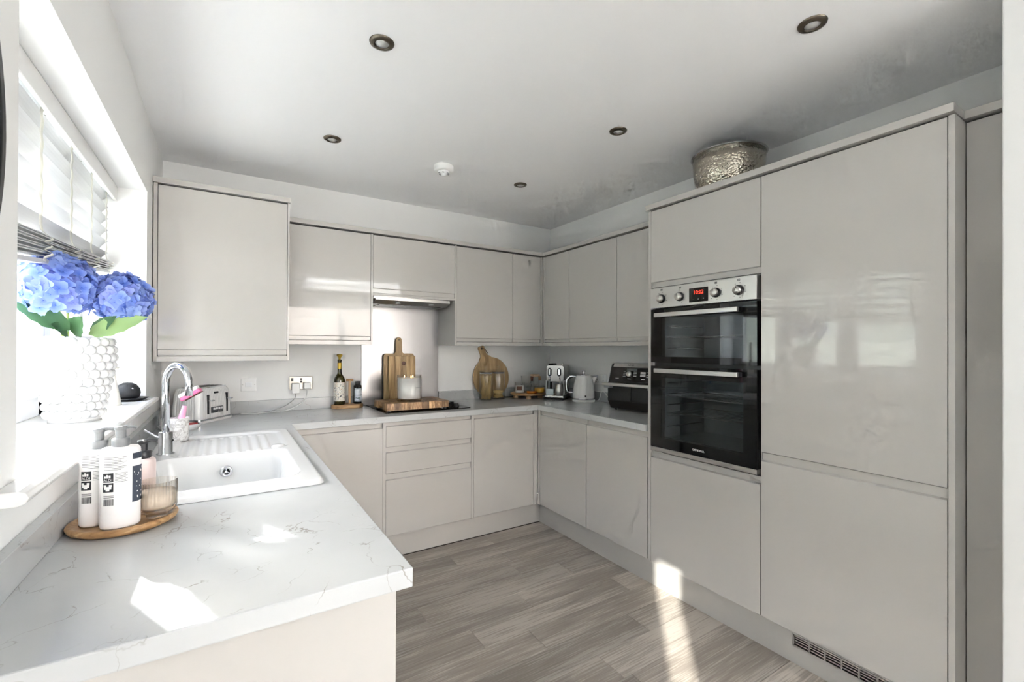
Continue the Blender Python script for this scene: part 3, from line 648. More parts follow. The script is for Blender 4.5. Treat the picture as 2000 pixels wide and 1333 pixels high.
q = bx(nb(), -0.042, 0.040, -0.020, 0.020, 0.0, 0.016, 0.005); bmesh.ops.transform(q, matrix=hd, verts=q.verts); obj('bristles', q, 'bristle', br)
q = bx(nb(), -0.03, 0.044, -0.012, 0.012, -0.021, -0.0165, 0.002); bmesh.ops.transform(q, matrix=hd, verts=q.verts); obj('backing', q, 'dark_wax_seal', br)

tr = thing('soap_dish', 'shallow white oval dish of odds and ends behind the cup', 'dish', (-0.20, 2.86, WT))
obj('dish', lathe(nb(), [(0, WT), (0.075, WT), (0.095, WT + 0.028), (0.092, WT + 0.030), (0.072, WT + 0.006), (0, WT + 0.006)], (-0.20, 2.86, 0), 36, 1.0, 0.62), 'ceramic', tr)
q = bx(nb(), -0.175, -0.125, 2.83, 2.866, WT + 0.012, WT + 0.036, 0.005)
tag(obj('pot_scourer', q, 'red_plastic'), 'small dark red item lying in the white oval dish', 'scourer')
q = bx(nb(), -0.165, -0.118, 2.868, 2.893, WT + 0.010, WT + 0.028, 0.005)
tag(obj('cleaning_sponge', q, 'green_dark'), 'small dark green item lying in the white oval dish', 'sponge')
bl = thing('small_bottle', 'small pale bottle with bright blue cap in the corner behind the tap', 'bottle', (-0.270, 2.86, WT + 0.008))
obj('body', lathe(nb(), [(0, WT + 0.008), (0.020, WT + 0.008), (0.021, WT + 0.062), (0.010, WT + 0.07)], (-0.262, 2.86, 0), 20), 'lotion', bl); obj('cap', cyl(nb(), (-0.262, 2.86, 0), 0.013, WT + 0.066, WT + 0.092, 18, bev=0.002), 'blue_plastic', bl)

# toaster
to = thing('toaster', 'white ribbed four slice toaster with chrome trim', 'toaster', (-0.118, 3.185, WT), math.radians(54.5))
w_, d_ = 0.136, 0.088
def ribs(poly, depth, n_each):
    out = []
    for i in range(len(poly)):
        a, b_ = Vector(poly[i]), Vector(poly[(i + 1) % len(poly)]); L = (b_ - a).length
        out.append(a)
        if L > 0.1:
            k = int(L / 0.013); nrm = Vector(((b_ - a).y, -(b_ - a).x)).normalized()
            for q in range(1, k * 2):
                out.append(a.lerp(b_, q / (k * 2)) + nrm * (depth if q % 2 else 0))
    return out
base_poly = rounded(2 * w_, 2 * d_, 0.03, 5)
bm = nb(); prev = None; rp = ribs(base_poly[::-1], 0.0025, 12)
lev = [(0.020, 1.0, 1.0), (0.030, 1.0, 1.0), (0.10, 0.985, 0.98), (0.155, 0.955, 0.93), (0.180, 0.915, 0.86), (0.192, 0.87, 0.78)]
for (z, sx_, sy_) in lev:
    ring = [bm.verts.new((p[0] * sx_, p[1] * sy_, z)) for p in rp]
    if prev:
        for i in range(len(ring)):
            f = bm.faces.new((prev[i], prev[(i + 1) % len(ring)], ring[(i + 1) % len(ring)], ring[i])); f.smooth = False
    prev = ring
bm.faces.new(prev)
obj('body', bm, 'white_gloss', to, local=True)
bm = nb(); prism(bm, rounded(2 * w_ * 0.86, 2 * d_ * 0.76, 0.022), lambda p, d: (p[0], p[1], d), 0.190, 0.198); obj('top_plate', bm, 'chrome', to, local=True)
for yy in (-0.038, -0.014, 0.014, 0.038): obj('slot', bx(nb(), -0.10, 0.10, yy - 0.008, yy + 0.008, 0.1975, 0.1988), 'black_plastic', to, local=True)
bm = nb(); prism(bm, rounded(2 * w_ + 0.006, 2 * d_ + 0.006, 0.032), lambda p, d: (p[0], p[1], d), 0.012, 0.021); obj('chrome_band', bm, 'chrome', to, local=True)
bm = nb(); prism(bm, rounded(2 * w_ + 0.012, 2 * d_ + 0.012, 0.034), lambda p, d: (p[0], p[1], d), 0.0, 0.012); obj('foot_plate', bm, 'white_gloss', to, local=True)
for xx in (-0.072, 0.082):
    obj('lever_slot', bx(nb(), xx - 0.004, xx + 0.004, -d_ - 0.0045, -d_ + 0.012, 0.045, 0.155), 'black_plastic', to, local=True)
    obj('lever', bx(nb(), xx - 0.004, xx + 0.020, -d_ - 0.026, -d_ - 0.004, 0.118, 0.126, 0.003), 'chrome', to, local=True)
cp = obj('control_panel', bx(nb(), -0.045, 0.045, -d_ - 0.0055, -d_ + 0.008, 0.048, 0.082, 0.002), 'appliance_grey', to, local=True)
for k in range(4): obj('button', bx(nb(), -0.038 + k * 0.020, -0.024 + k * 0.020, -d_ - 0.0085, -d_ - 0.004, 0.066, 0.077, 0.001), 'white_plastic', cp, local=True)
obj('dial', cyl(nb(), (0, -d_ - 0.005, 0.056), 0.006, -0.001, 0.006, 16, mat=R90), 'chrome', cp, local=True)
obj('badge', bx(nb(), -0.016, 0.016, -d_ + 0.0025, -d_ + 0.012, 0.158, 0.168, 0.002), 'black_plastic', to, local=True)

# switch, sockets, plugs, cables
sw = thing('light_switch', 'square white fused switch plate on back wall above the toaster', 'switch', (0.12, YB, 1.046))
obj('plate', bx(nb(), 0.077, 0.164, 3.391, YB - 0.0005, 1.047, 1.135, 0.003), 'white_plastic', sw); obj('rocker', bx(nb(), 0.102, 0.139, 3.388, 3.392, 1.076, 1.106, 0.0012), 'upvc', sw)
for xx in (0.087, 0.154): obj('screw', cyl(nb(), (xx, 3.391, 1.091), 0.003, -0.0005, 0.001, 12, mat=R90), 'satin_chrome', sw)
so = thing('double_socket', 'brushed chrome double socket on back wall with two plugs in it', 'socket', (0.43, YB, 1.045))
obj('plate', bx(nb(), 0.357, 0.503, 3.390, YB - 0.0005, 1.046, 1.136, 0.003), 'antique_steel', so)
for xx in (0.376, 0.484): obj('rocker_switch', bx(nb(), xx - 0.007, xx + 0.007, 3.387, 3.391, 1.104, 1.126, 0.001), 'black_plastic' if xx < 0.4 else 'satin_chrome', so)
for k in range(2): obj('usb_port', bx(nb(), 0.424, 0.438, 3.3885, 3.391, 1.092 + k * 0.018, 1.106 + k * 0.018, 0.0005), 'black_plastic', so)
pa = thing('charger_plug', 'larger boxy white charger in the left half of the chrome socket', 'plug', (0.396, 3.365, 1.02), group='plugs')
obj('body', bx(nb(), 0.372, 0.420, 3.352, 3.3885, 1.022, 1.092, 0.006), 'white_plastic', pa)
pb = thing('mains_plug', 'rounded white mains plug in the right half of the chrome socket', 'plug', (0.466, 3.365, 1.04), group='plugs')
obj('body', bx(nb(), 0.444, 0.490, 3.356, 3.3885, 1.048, 1.096, 0.010, 3), 'white_plastic', pb); obj('cable_boot', tube(nb(), [(0.466, 3.37, 1.052), (0.465, 3.369, 1.025)], [0.006, 0.004], 10), 'white_plastic', pb)
tag(obj('charger_cable', tube(nb(), spline([(0.396, 3.365, 1.022), (0.385, 3.358, 0.985), (0.33, 3.35, 0.945), (0.26, 3.345, 0.922), (0.17, 3.34, WT + 0.003), (0.06, 3.33, WT + 0.003), (0.02, 3.30, WT + 0.003)], 8), 0.0022, 8), 'cable_grey'), 'thin grey cable hanging from the charger to the worktop', 'cable')
tag(obj('toaster_cable', tube(nb(), spline([(0.465, 3.369, 1.024), (0.455, 3.362, 0.99), (0.41, 3.355, 0.945), (0.34, 3.345, 0.915), (0.25, 3.33, WT + 0.004), (0.14, 3.315, WT + 0.004), (0.075, 3.31, WT + 0.006)], 8), 0.003, 8), 'cable_white'), 'white cable looping from mains plug towards the toaster', 'cable')
s2 = thing('double_socket', 'white double socket on right wall between kettle and air fryer', 'socket', (XR, 2.715, 1.04))
obj('plate', bx(nb(), XR - 0.010, XR - 0.0005, 2.642, 2.788, 1.040, 1.127, 0.003), 'white_plastic', s2)
for yy in (2.75, 2.68): obj('rocker_switch', bx(nb(), XR - 0.013, XR - 0.009, yy - 0.007, yy + 0.007, 1.098, 1.118, 0.001), 'upvc', s2)
for yy in (2.75, 2.68):
    for (a, b_) in ((0, 0.024), (-0.011, 0.008), (0.011, 0.008)): obj('pin_hole', bx(nb(), XR - 0.0105, XR - 0.009, yy + a - 0.003, yy + a + 0.003, 1.05 + b_, 1.058 + b_), 'ink', s2)

# ------------------------------------------------------------------ bottle caddy on the back worktop
ca = thing('bottle_caddy', 'oval wooden caddy with upright handle holding two bottles', 'caddy', (0.72, 3.318, WT))
obj('tray', prism(nb(), rounded(0.214, 0.090, 0.044, 8, 0.72, 3.318), lambda p, d: (p[0], p[1], d), WT, WT + 0.028), 'acacia', ca, bevel=0.004)
obj('post', cyl(nb(), (0.738, 3.330, 0), 0.0085, WT + 0.027, 1.100, 16, bev=0.001), 'light_oak', ca); obj('grip', tube(nb(), [(0.716, 3.330, 1.104), (0.762, 3.330, 1.104)], 0.0095, 14), 'acacia', ca)
wb = thing('green_bottle', 'tall olive green glass bottle with illustrated label in the caddy', 'bottle', (0.667, 3.318, WT + 0.028)); Z0 = WT + 0.028
obj('body', lathe(nb(), [(0, Z0), (0.035, Z0), (0.0375, Z0 + 0.004), (0.0375, 1.10), (0.035, 1.118), (0.024, 1.138), (0.0155, 1.152), (0.0135, 1.165), (0.0125, 1.235), (0.0145, 1.238), (0.0145, 1.250), (0, 1.251)], (0.667, 3.318, 0), 40), 'olive_glass', wb)
obj('label', lathe(nb(), [(0.0382, 0.962), (0.0382, 1.092)], (0.667, 3.318, 0), 40), 'wine_label', wb); obj('neck_foil', lathe(nb(), [(0.0142, 1.185), (0.0138, 1.228)], (0.667, 3.318, 0), 28), 'gold_foil', wb)
obj('stopper', lathe(nb(), [(0, 1.250), (0.008, 1.250), (0.008, 1.262), (0.018, 1.276), (0.020, 1.282), (0.016, 1.288), (0, 1.289)], (0.667, 3.318, 0), 24), 'gold_foil', wb)
ob = thing('oil_bottle', 'short dark bottle with pale label in the caddy', 'bottle', (0.792, 3.322, Z0))
obj('body', lathe(nb(), [(0, Z0), (0.026, Z0), (0.028, Z0 + 0.003), (0.028, 1.062), (0.025, 1.066), (0, 1.066)], (0.792, 3.322, 0), 32), 'dark_bottle', ob)
obj('label', lathe(nb(), [(0.0285, 0.95), (0.0285, 1.045)], (0.792, 3.322, 0), 32, a0=-PI * 0.85, a1=-0.15 * PI), 'oil_label', ob); obj('cap', cyl(nb(), (0.792, 3.322, 0), 0.0185, 1.066, 1.094, 24, bev=0.002), 'black_plastic', ob)

# ------------------------------------------------------------------ hob with board and candle, chopping boards
hb = thing('hob', 'black glass hob set into the back worktop', 'hob', (1.162, 3.12, WT))
obj('glass', bx(nb(), 0.862, 1.462, 2.868, 3.362, WT + 0.0005, WT + 0.0065, 0.0015), 'black_gloss', hb)
for (xx, yy) in ((1.385, 2.94), (1.355, 3.00), (1.40, 3.05), (1.37, 3.11)): obj('knob', lathe(nb(), [(0.022, WT + 0.0065), (0.022, WT + 0.012), (0.0165, WT + 0.014), (0.0155, WT + 0.030), (0.013, WT + 0.032), (0, WT + 0.032)], (xx, yy, 0), 24), 'black_plastic', hb)
ch = thing('butcher_block', 'thick end grain wooden block lying on the hob', 'chopping board', (1.085, 3.02, WT + 0.0065))
zb0, zb1 = WT + 0.017, WT + 0.064
me_block = None
X0b, X1b, Y0b, Y1b = 0.868, 1.300, 2.880, 3.170; NX, NY = 9, 6
for i in range(NX):
    for j in range(NY):
        if i == 0 and j in (2, 3): 
            za = zb0 + 0.020
        else: za = zb0
        x0, x1 = X0b + (X1b - X0b) * i / NX, X0b + (X1b - X0b) * (i + 1) / NX; y0, y1 = Y0b + (Y1b - Y0b) * j / NY, Y0b + (Y1b - Y0b) * (j + 1) / NY
        obj('block', bx(nb(), x0, x1 - 0.0003, y0, y1 - 0.0003, za, zb1, 0.0007, 1), 'acacia_block', ch)
for xx in (0.89, 1.28):
    for yy in (2.90, 3.15): obj('foot', cyl(nb(), (xx, yy, 0), 0.012, WT + 0.0066, zb0, 16), 'black_plastic', ch)
cn = thing('jar_candle', 'large white candle burning in a clear glass jar on the wooden block', 'candle', (1.055, 2.985, zb1))
obj('jar', lathe(nb(), [(0, zb1), (0.078, zb1), (0.082, zb1 + 0.006), (0.082, 1.150), (0.0795, 1.150), (0.0795, zb1 + 0.016), (0, zb1 + 0.014)], (1.055, 2.985, 0), 48), 'jar_glass', cn)
obj('wax', lathe(nb(), [(0, zb1 + 0.018), (0.076, zb1 + 0.018), (0.0785, zb1 + 0.021), (0.0785, 1.130), (0.070, 1.127), (0, 1.124)], (1.055, 2.985, 0), 48), 'wax_white', cn)
for k in range(3):
    a = 0.5 + k * 2.1; xx, yy = 1.055 + 0.034 * math.cos(a), 2.985 + 0.034 * math.sin(a)
    wk = obj('wick', cyl(nb(), (xx, yy, 0), 0.0012, 1.122, 1.134, 8), 'ink', cn); obj('candle_flame', lathe(nb(), [(0, 1.130), (0.0034, 1.134), (0.0029, 1.139), (0.0011, 1.144), (0, 1.147)], (xx, yy, 0), 14), 'flame', wk)
obj('script_line', bx(nb(), 1.07, 1.105, 2.985 - 0.0815, 2.985 - 0.0812, 1.066, 1.068), 'grey_plastic', cn)

def leaned(bm, x, y, z, ang, yaw=0.0):
    bmesh.ops.transform(bm, matrix=Matrix.Translation((x, y, z)) @ Matrix.Rotation(yaw, 4, 'Z') @ Matrix.Rotation(-ang, 4, 'X'), verts=bm.verts); return bm
bd = thing('handled_chopping_board', 'rectangular wooden chopping board with rounded handle leaning on steel splashback', 'chopping board', (1.105, 3.345, WT + 0.007))
hw = 0.119
poly = [(-hw, 0.0), (hw, 0.0), (hw, 0.36), (hw - 0.012, 0.374), (0.040, 0.374), (0.030, 0.380), (0.025, 0.395), (0.024, 0.470)]
poly += [(0.024 * math.cos(a), 0.474 + 0.024 * math.sin(a)) for a in (0.3, 0.8, 1.3, PI / 2, 1.85, 2.35, 2.85)] + [(-0.024, 0.470), (-0.025, 0.395), (-0.030, 0.380), (-0.040, 0.374), (-hw + 0.012, 0.374), (-hw, 0.36)]
obj('board', leaned(prism(nb(), poly, lambda p, d: (p[0], d, p[1]), 0.0, 0.016), 1.105, 3.346, WT + 0.0085, 0.035), 'board_wood', bd, bevel=0.003)
obj('hanging_hole', leaned(cyl(nb(), (0, 0.0, 0.478), 0.0042, -0.0012, 0.0012, 14, mat=R90), 1.105, 3.3455, WT + 0.0085, 0.035), 'ink', bd)
b2 = thing('striped_chopping_board', 'striped wooden chopping board with round hole leaning in front of handled board', 'chopping board', (1.12, 3.31, WT + 0.007))
xsn = [-0.103, -0.056, -0.012, 0.032, 0.103]
for k in range(4): obj('strip', leaned(bx(nb(), xsn[k], xsn[k + 1] - 0.0004, 0, 0.015, 0, 0.355, 0.001, 1), 1.121, 3.318, WT + 0.0085, 0.035), 'board_strip', b2)
obj('finger_hole', leaned(lathe(nb(), [(0.0, 0.0012), (0.011, 0.0012), (0.0135, 0.002), (0.015, 0.0008), (0.015, -0.001)], (0.010, 0.0, 0.30), 24, mat=R90), 1.121, 3.318, WT + 0.0085, 0.035), 'dark_wax_seal', b2)

rb = thing('round_chopping_board', 'round wooden board with angled handle leaning on back wall', 'chopping board', (1.915, 3.355, WT)); rd = 0.174
ro = Matrix.Rotation(math.radians(-19.5), 4, 'Y')
poly = [(rd * math.cos(a), rd * math.sin(a)) for a in [math.radians(112 + i * (316 / 60)) for i in range(61)]]
poly = poly + [(0.052, 0.180), (0.034, 0.196), (0.028, 0.215), (0.030, 0.272), (0.022, 0.282), (-0.022, 0.282), (-0.030, 0.272), (-0.028, 0.215), (-0.034, 0.196), (-0.052, 0.180)]
bm = prism(nb(), poly, lambda p, d: (p[0], d, p[1]), 0, 0.016); bmesh.ops.transform(bm, matrix=ro, verts=bm.verts); bmesh.ops.translate(bm, vec=(0, 0, rd), verts=bm.verts)
obj('board', leaned(bm, 1.915, 3.350, WT + 0.003, 0.075), 'board_wood', rb, bevel=0.003)
hp = ro @ Vector((0, 0, 0.262)); cb = nb(); cyl(cb, (hp.x, -0.0005, hp.z + rd), 0.009, -0.001, 0.001, 18, mat=R90); obj('hanging_hole', leaned(cb, 1.915, 3.350, WT + 0.003, 0.075), 'ink', rb)
obj('cord', leaned(tube(nb(), spline([(hp.x, -0.002, hp.z + rd), (hp.x + 0.025, -0.010, hp.z + rd - 0.004), (hp.x + 0.042, -0.006, hp.z + rd - 0.028), (hp.x + 0.058, -0.006, hp.z + rd - 0.042)], 6), 0.0035, 8), 1.915, 3.350, WT + 0.003, 0.075), 'rope', rb)

# pasta jars
def pasta_jar(x, y, label):
    j = thing('storage_jar', label, 'jar', (x, y, WT), group='tall glass pasta jars'); r = 0.054
    obj('glass', lathe(nb(), [(0, WT + 0.001), (r - 0.004, WT + 0.001), (r, WT + 0.006), (r, WT + 0.205), (r - 0.004, WT + 0.216), (r - 0.007, WT + 0.224), (r - 0.009, WT + 0.224), (r - 0.006, WT + 0.212), (r - 0.003, WT + 0.200), (r - 0.003, WT + 0.008), (0, WT + 0.006)], (x, y, 0), 40), 'jar_glass', j)
    ld = obj('lid', lathe(nb(), [(0, WT + 0.226), (r - 0.004, WT + 0.226), (r + 0.001, WT + 0.232), (r - 0.004, WT + 0.238), (0.014, WT + 0.243), (0.007, WT + 0.250), (0.010, WT + 0.262), (0.016, WT + 0.272), (0.012, WT + 0.280), (0, WT + 0.281)], (x, y, 0), 32), 'jar_glass', j)
    obj('seal', lathe(nb(), [(r - 0.006, WT + 0.215), (r - 0.0035, WT + 0.218), (r - 0.0035, WT + 0.225), (r - 0.007, WT + 0.226)], (x, y, 0), 32), 'grey_plastic', ld)
    return j
j1 = pasta_jar(1.803, 3.262, 'tall glass jar of spaghetti in front of round board')
bm = nb()
for k in range(70):
    a, rr = random.uniform(0, 2 * PI), 0.045 * math.sqrt(random.random()); a2, r2 = a + random.uniform(0.5, 1.6), 0.046 * math.sqrt(random.uniform(0.2, 1))
    tube(bm, [(1.803 + rr * math.cos(a), 3.262 + rr * math.sin(a), WT + 0.009), (1.803 + r2 * math.cos(a2), 3.262 + r2 * math.sin(a2), WT + random.uniform(0.185, 0.205))], 0.0013, 5)
o = obj('spaghetti', bm, 'pasta'); tag(o, 'loose pale spaghetti strands standing inside the glass jar', 'spaghetti'); o['kind'] = 'stuff'
j2 = pasta_jar(1.925, 3.266, 'tall glass jar of pasta nests in front of round board')
for k in range(2):
    bm = nb()
    for q in range(16):
        rr = 0.018 + 0.026 * random.random(); zc = WT + 0.024 + k * 0.036 + random.uniform(-0.010, 0.012); tl_ = random.uniform(-0.25, 0.25); ph = random.uniform(0, 6.3)
        tube(bm, [(1.925 + rr * math.cos(a), 3.266 + rr * math.sin(a), zc + tl_ * 0.02 * math.sin(a + ph)) for a in [i * 2 * PI / 18 for i in range(18)]], 0.0026, 6, closed=True)
    tag(obj('pasta_nest', bm, 'pasta'), ('lower' if k == 0 else 'upper') + ' ribbon pasta nest inside the glass jar', 'pasta', 'pasta nests')
tag(obj('black_cable', tube(nb(), spline([(1.99, 3.36, WT + 0.02), (2.03, 3.335, WT + 0.006), (2.10, 3.34, WT + 0.004), (2.20, 3.35, WT + 0.012), (2.30, 3.33, WT + 0.004), (2.40, 3.28, WT + 0.004), (2.44, 3.24, WT + 0.004)], 8), 0.0035, 8), 'cable_black'), 'black appliance cable lying behind the footed wooden tray', 'cable')

# footed tray with bottles
ft = thing('footed_tray', 'round footed wooden tray in the back corner', 'tray', (2.19, 3.215, WT)); TZ = WT + 0.046
obj('top', lathe(nb(), [(0, TZ - 0.016), (0.143, TZ - 0.016), (0.151, TZ - 0.010), (0.151, TZ), (0, TZ)], (2.19, 3.215, 0), 48), 'acacia', ft)
for k in range(4):
    a = PI / 4 + k * PI / 2 + 0.25; obj('foot', cyl(nb(), (2.19 + 0.105 * math.cos(a), 3.215 + 0.105 * math.sin(a), 0), 0.021, WT, TZ - 0.0155, 20, r2=0.019, bev=0.002), 'light_oak', ft)
gc = thing('small_jar_candle', 'small white candle in glass with brown label on the footed tray', 'candle', (2.085, 3.185, TZ))
obj('glass', lathe(nb(), [(0, TZ), (0.040, TZ), (0.0425, TZ + 0.004), (0.0425, TZ + 0.094), (0.040, TZ + 0.094), (0.040, TZ + 0.008), (0, TZ + 0.008)], (2.085, 3.185, 0), 36), 'jar_glass', gc)
obj('wax', lathe(nb(), [(0, TZ + 0.010), (0.0385, TZ + 0.010), (0.0385, TZ + 0.066), (0, TZ + 0.064)], (2.085, 3.185, 0), 36), 'wax_white', gc)
obj('label', lathe(nb(), [(0.0431, TZ + 0.028), (0.0431, TZ + 0.062)], (2.085, 3.185, 0), 12, a0=-2.75, a1=-1.65), 'label_brown', gc)
def syrup(x, y, label, liquid, fill, cork):
    s_ = thing('syrup_bottle', label, 'bottle', (x, y, TZ), group='ribbed syrup bottles')
    obj('glass', lathe(nb(), [(0, TZ), (0.044, TZ), (0.047, TZ + 0.006), (0.047, TZ + 0.035), (0.040, TZ + 0.058), (0.020, TZ + 0.080), (0.0125, TZ + 0.088), (0.0120, TZ + 0.118), (0.0155, TZ + 0.121), (0.013, TZ + 0.122), (0.010, TZ + 0.118)], (x, y, 0), 48, rib=0.015, ribn=24), 'jar_glass', s_)
    pr_ = [(0, TZ + 0.004), (0.041, TZ + 0.004), (0.0435, TZ + 0.01), (0.0435, TZ + min(fill, 0.035))]
    if fill > 0.035: pr_.append((0.039, TZ + fill))
    obj('syrup', lathe(nb(), pr_ + [(0, pr_[-1][1])], (x, y, 0), 36), liquid, s_)
    obj('stopper', lathe(nb(), [(0, TZ + 0.106), (0.010, TZ + 0.106), (0.0125, TZ + 0.142), (0, TZ + 0.143)], (x, y, 0), 20), cork, s_)
syrup(2.165, 3.12, 'glass bottle low with amber syrup and dark cork on footed tray', 'amber_syrup', 0.022, 'dark_wax_seal')
syrup(2.262, 3.145, 'glass bottle half full of golden syrup with pale cork on footed tray', 'gold_syrup', 0.045, 'cork')
def mug(x, y, z, label):
    g = thing('glass_mug', label, 'mug', (x, y, z), group='stacked glass mugs')
    obj('glass', lathe(nb(), [(0, z), (0.033, z), (0.043, z + 0.018), (0.047, z + 0.070), (0.045, z + 0.070), (0.041, z + 0.020), (0.031, z + 0.004), (0, z + 0.004)], (x, y, 0), 36, rib=0.008, ribn=18), 'jar_glass', g)
    obj('handle', tube(nb(), spline([(x + 0.034, y - 0.030, z + 0.060), (x + 0.052, y - 0.046, z + 0.052), (x + 0.050, y - 0.045, z + 0.028), (x + 0.031, y - 0.028, z + 0.020)], 6), 0.0042, 8), 'jar_glass', g)
mug(2.198, 3.252, TZ, 'lower clear glass mug in the stack on the footed tray'); mug(2.198, 3.252, TZ + 0.071, 'upper clear glass mug in the stack on the footed tray')
sj = thing('lidded_jar', 'clear glass jar with pale wooden lid beside the coffee machine', 'jar', (2.290, 3.252, TZ))
obj('glass', lathe(nb(), [(0, TZ), (0.038, TZ), (0.040, TZ + 0.004), (0.040, TZ + 0.130), (0.038, TZ + 0.130), (0.038, TZ + 0.006), (0, TZ + 0.006)], (2.290, 3.252, 0), 36), 'jar_glass', sj); obj('lid', cyl(nb(), (2.290, 3.252, 0), 0.042, TZ + 0.131, TZ + 0.152, 32, bev=0.003), 'light_oak', sj)

# coffee machine
cm = thing('coffee_machine', 'tall polished steel capsule coffee machine in the corner', 'coffee machine', (2.385, 3.05, WT), math.radians(-52))
obj('side_shell', bx(nb(), -0.078, 0.078, -0.075, 0.115, 0.030, 0.285, 0.018, 4), 'satin_chrome', cm, local=True)
obj('front_panel', prism(nb(), rounded(0.150, 0.135, 0.020, 5, 0, 0.2175), lambda p, d: (p[0], d, p[1]), -0.100, -0.070), 'polished_steel', cm, local=True, bevel=0.003)
obj('brew_bay', bx(nb(), -0.066, 0.066, -0.080, -0.073, 0.052, 0.152), 'appliance_grey', cm, local=True)
for sx_ in (-1, 1): obj('bay_side', bx(nb(), sx_ * 0.0765 - 0.004, sx_ * 0.0765 + 0.004, -0.100, -0.070, 0.040, 0.160, 0.002), 'polished_steel', cm, local=True)
for xx, nm in ((-0.045, 'capsule_lever'), (0.036, 'steam_lever')):
    obj('lever_recess', prism(nb(), rounded(0.034, 0.068, 0.0165, 6, xx, 0.228), lambda p, d: (p[0], d, p[1]), -0.1018, -0.0995), 'black_plastic', cm, local=True)
    obj(nm, bx(nb(), xx - 0.008, xx + 0.008, -0.116, -0.100, 0.204, 0.254, 0.006, 3), 'chrome', cm, local=True)
obj('coffee_spout', tube(nb(), [(-0.045, -0.104, 0.190), (-0.045, -0.106, 0.155)], [0.012, 0.008], 14), 'chrome', cm, local=True)
obj('gauge_slot', prism(nb(), rounded(0.018, 0.080, 0.0085, 5, -0.038, 0.108), lambda p, d: (p[0], d, p[1]), -0.0835, -0.080), 'black_gloss', cm, local=True)
obj('steam_wand', tube(nb(), [(0.040, -0.100, 0.185), (0.046, -0.108, 0.150), (0.044, -0.108, 0.105)], 0.0045, 10), 'chrome', cm, local=True)
obj('info_card', bx(nb(), -0.072, -0.012, -0.104, -0.102, 0.040, 0.088), 'card_white', cm, local=True)
obj('drip_tray', bx(nb(), -0.082, 0.082, -0.135, 0.115, 0.012, 0.040, 0.010, 3), 'polished_steel', cm, local=True); obj('base', bx(nb(), -0.085, 0.085, -0.140, 0.12, 0.0, 0.014, 0.006), 'black_plastic', cm, local=True)
obj('top_cap', bx(nb(), -0.068, -0.024, -0.06, 0.06, 0.283, 0.297, 0.006), 'black_plastic', cm, local=True); obj('top_button', cyl(nb(), (0.045, -0.02, 0), 0.008, 0.284, 0.302, 14, bev=0.002), 'chrome', cm, local=True)
jl = cm.matrix_basis @ Vector((0.036, -0.106, 0.0402))
mj = thing('milk_jug', 'small brushed steel milk jug on the coffee machine tray', 'jug', jl)
obj('body', lathe(nb(), [(0, 0), (0.031, 0), (0.034, 0.004), (0.0335, 0.045), (0.029, 0.074), (0.031, 0.092), (0.029, 0.092), (0.027, 0.074), (0.030, 0.045), (0.030, 0.006), (0, 0.005)], (0, 0, 0), 32), 'brushed_steel', mj, local=True)
obj('handle', tube(nb(), spline([(0.030, 0, 0.082), (0.050, 0.002, 0.078), (0.052, 0.002, 0.035), (0.033, 0, 0.020)], 6), 0.004, 8), 'brushed_steel', mj, local=True)

# kettle
kt = thing('kettle', 'white ribbed dome kettle with chrome band and looped handle', 'kettle', (2.425, 2.765, WT), math.radians(-32))
kr = [(0.086, 0.030), (0.0865, 0.034), (0.0855, 0.080), (0.081, 0.130), (0.074, 0.170), (0.064, 0.200), (0.052, 0.212), (0, 0.214)]
obj('body', lathe(nb(), kr, (0, 0, 0), 96, rib=0.006, ribn=32), 'white_gloss', kt, local=True)
obj('chrome_band', lathe(nb(), [(0.080, 0.018), (0.0885, 0.018), (0.0885, 0.031), (0.080, 0.031)], (0, 0, 0), 48), 'chrome', kt, local=True)
obj('power_base', lathe(nb(), [(0, 0), (0.088, 0), (0.092, 0.006), (0.090, 0.017), (0, 0.0175)], (0, 0, 0), 48), 'white_gloss', kt, local=True)
lid = obj('lid', lathe(nb(), [(0.054, 0.211), (0.054, 0.216), (0.040, 0.221), (0.012, 0.224), (0.006, 0.230), (0.006, 0.238), (0.016, 0.241), (0.018, 0.246), (0.012, 0.250), (0, 0.251)], (0, 0, 0), 36), 'chrome', kt, local=True)
hpts = spline([(-0.060, 0, 0.200), (-0.105, 0, 0.202), (-0.135, 0, 0.175), (-0.140, 0, 0.120), (-0.128, 0, 0.080), (-0.085, 0, 0.072)], 8)
obj('handle', tube(nb(), hpts, 0.0085, 12), 'chrome', kt, local=True)
obj('handle_grip', tube(nb(), [Vector(p) + Vector((0.008, 0, -0.004)) for p in hpts[6:-8]], 0.0075, 10), 'black_plastic', kt, local=True)
bm = nb(); prism(bm, [(0.060, 0.195), (0.106, 0.202), (0.076, 0.130)], lambda p, d: (p[0], d, p[1]), -0.022, 0.022)
obj('spout', bm, 'white_gloss', kt, local=True, bevel=0.004)
obj('switch', bx(nb(), -0.006, 0.006, -0.0905, -0.084, 0.044, 0.056, 0.002), 'ink', kt, local=True)
tag(obj('kettle_cable', tube(nb(), spline([(2.50, 2.702, WT + 0.006), (2.517, 2.685, WT + 0.02), (2.522, 2.668, WT + 0.075), (2.528, 2.640, WT + 0.080), (2.530, 2.600, WT + 0.045), (2.525, 2.555, WT + 0.006), (2.51, 2.50, WT + 0.004)], 8), 0.0032, 8), 'cable_white'), 'white cable arching up beside the kettle base', 'cable')

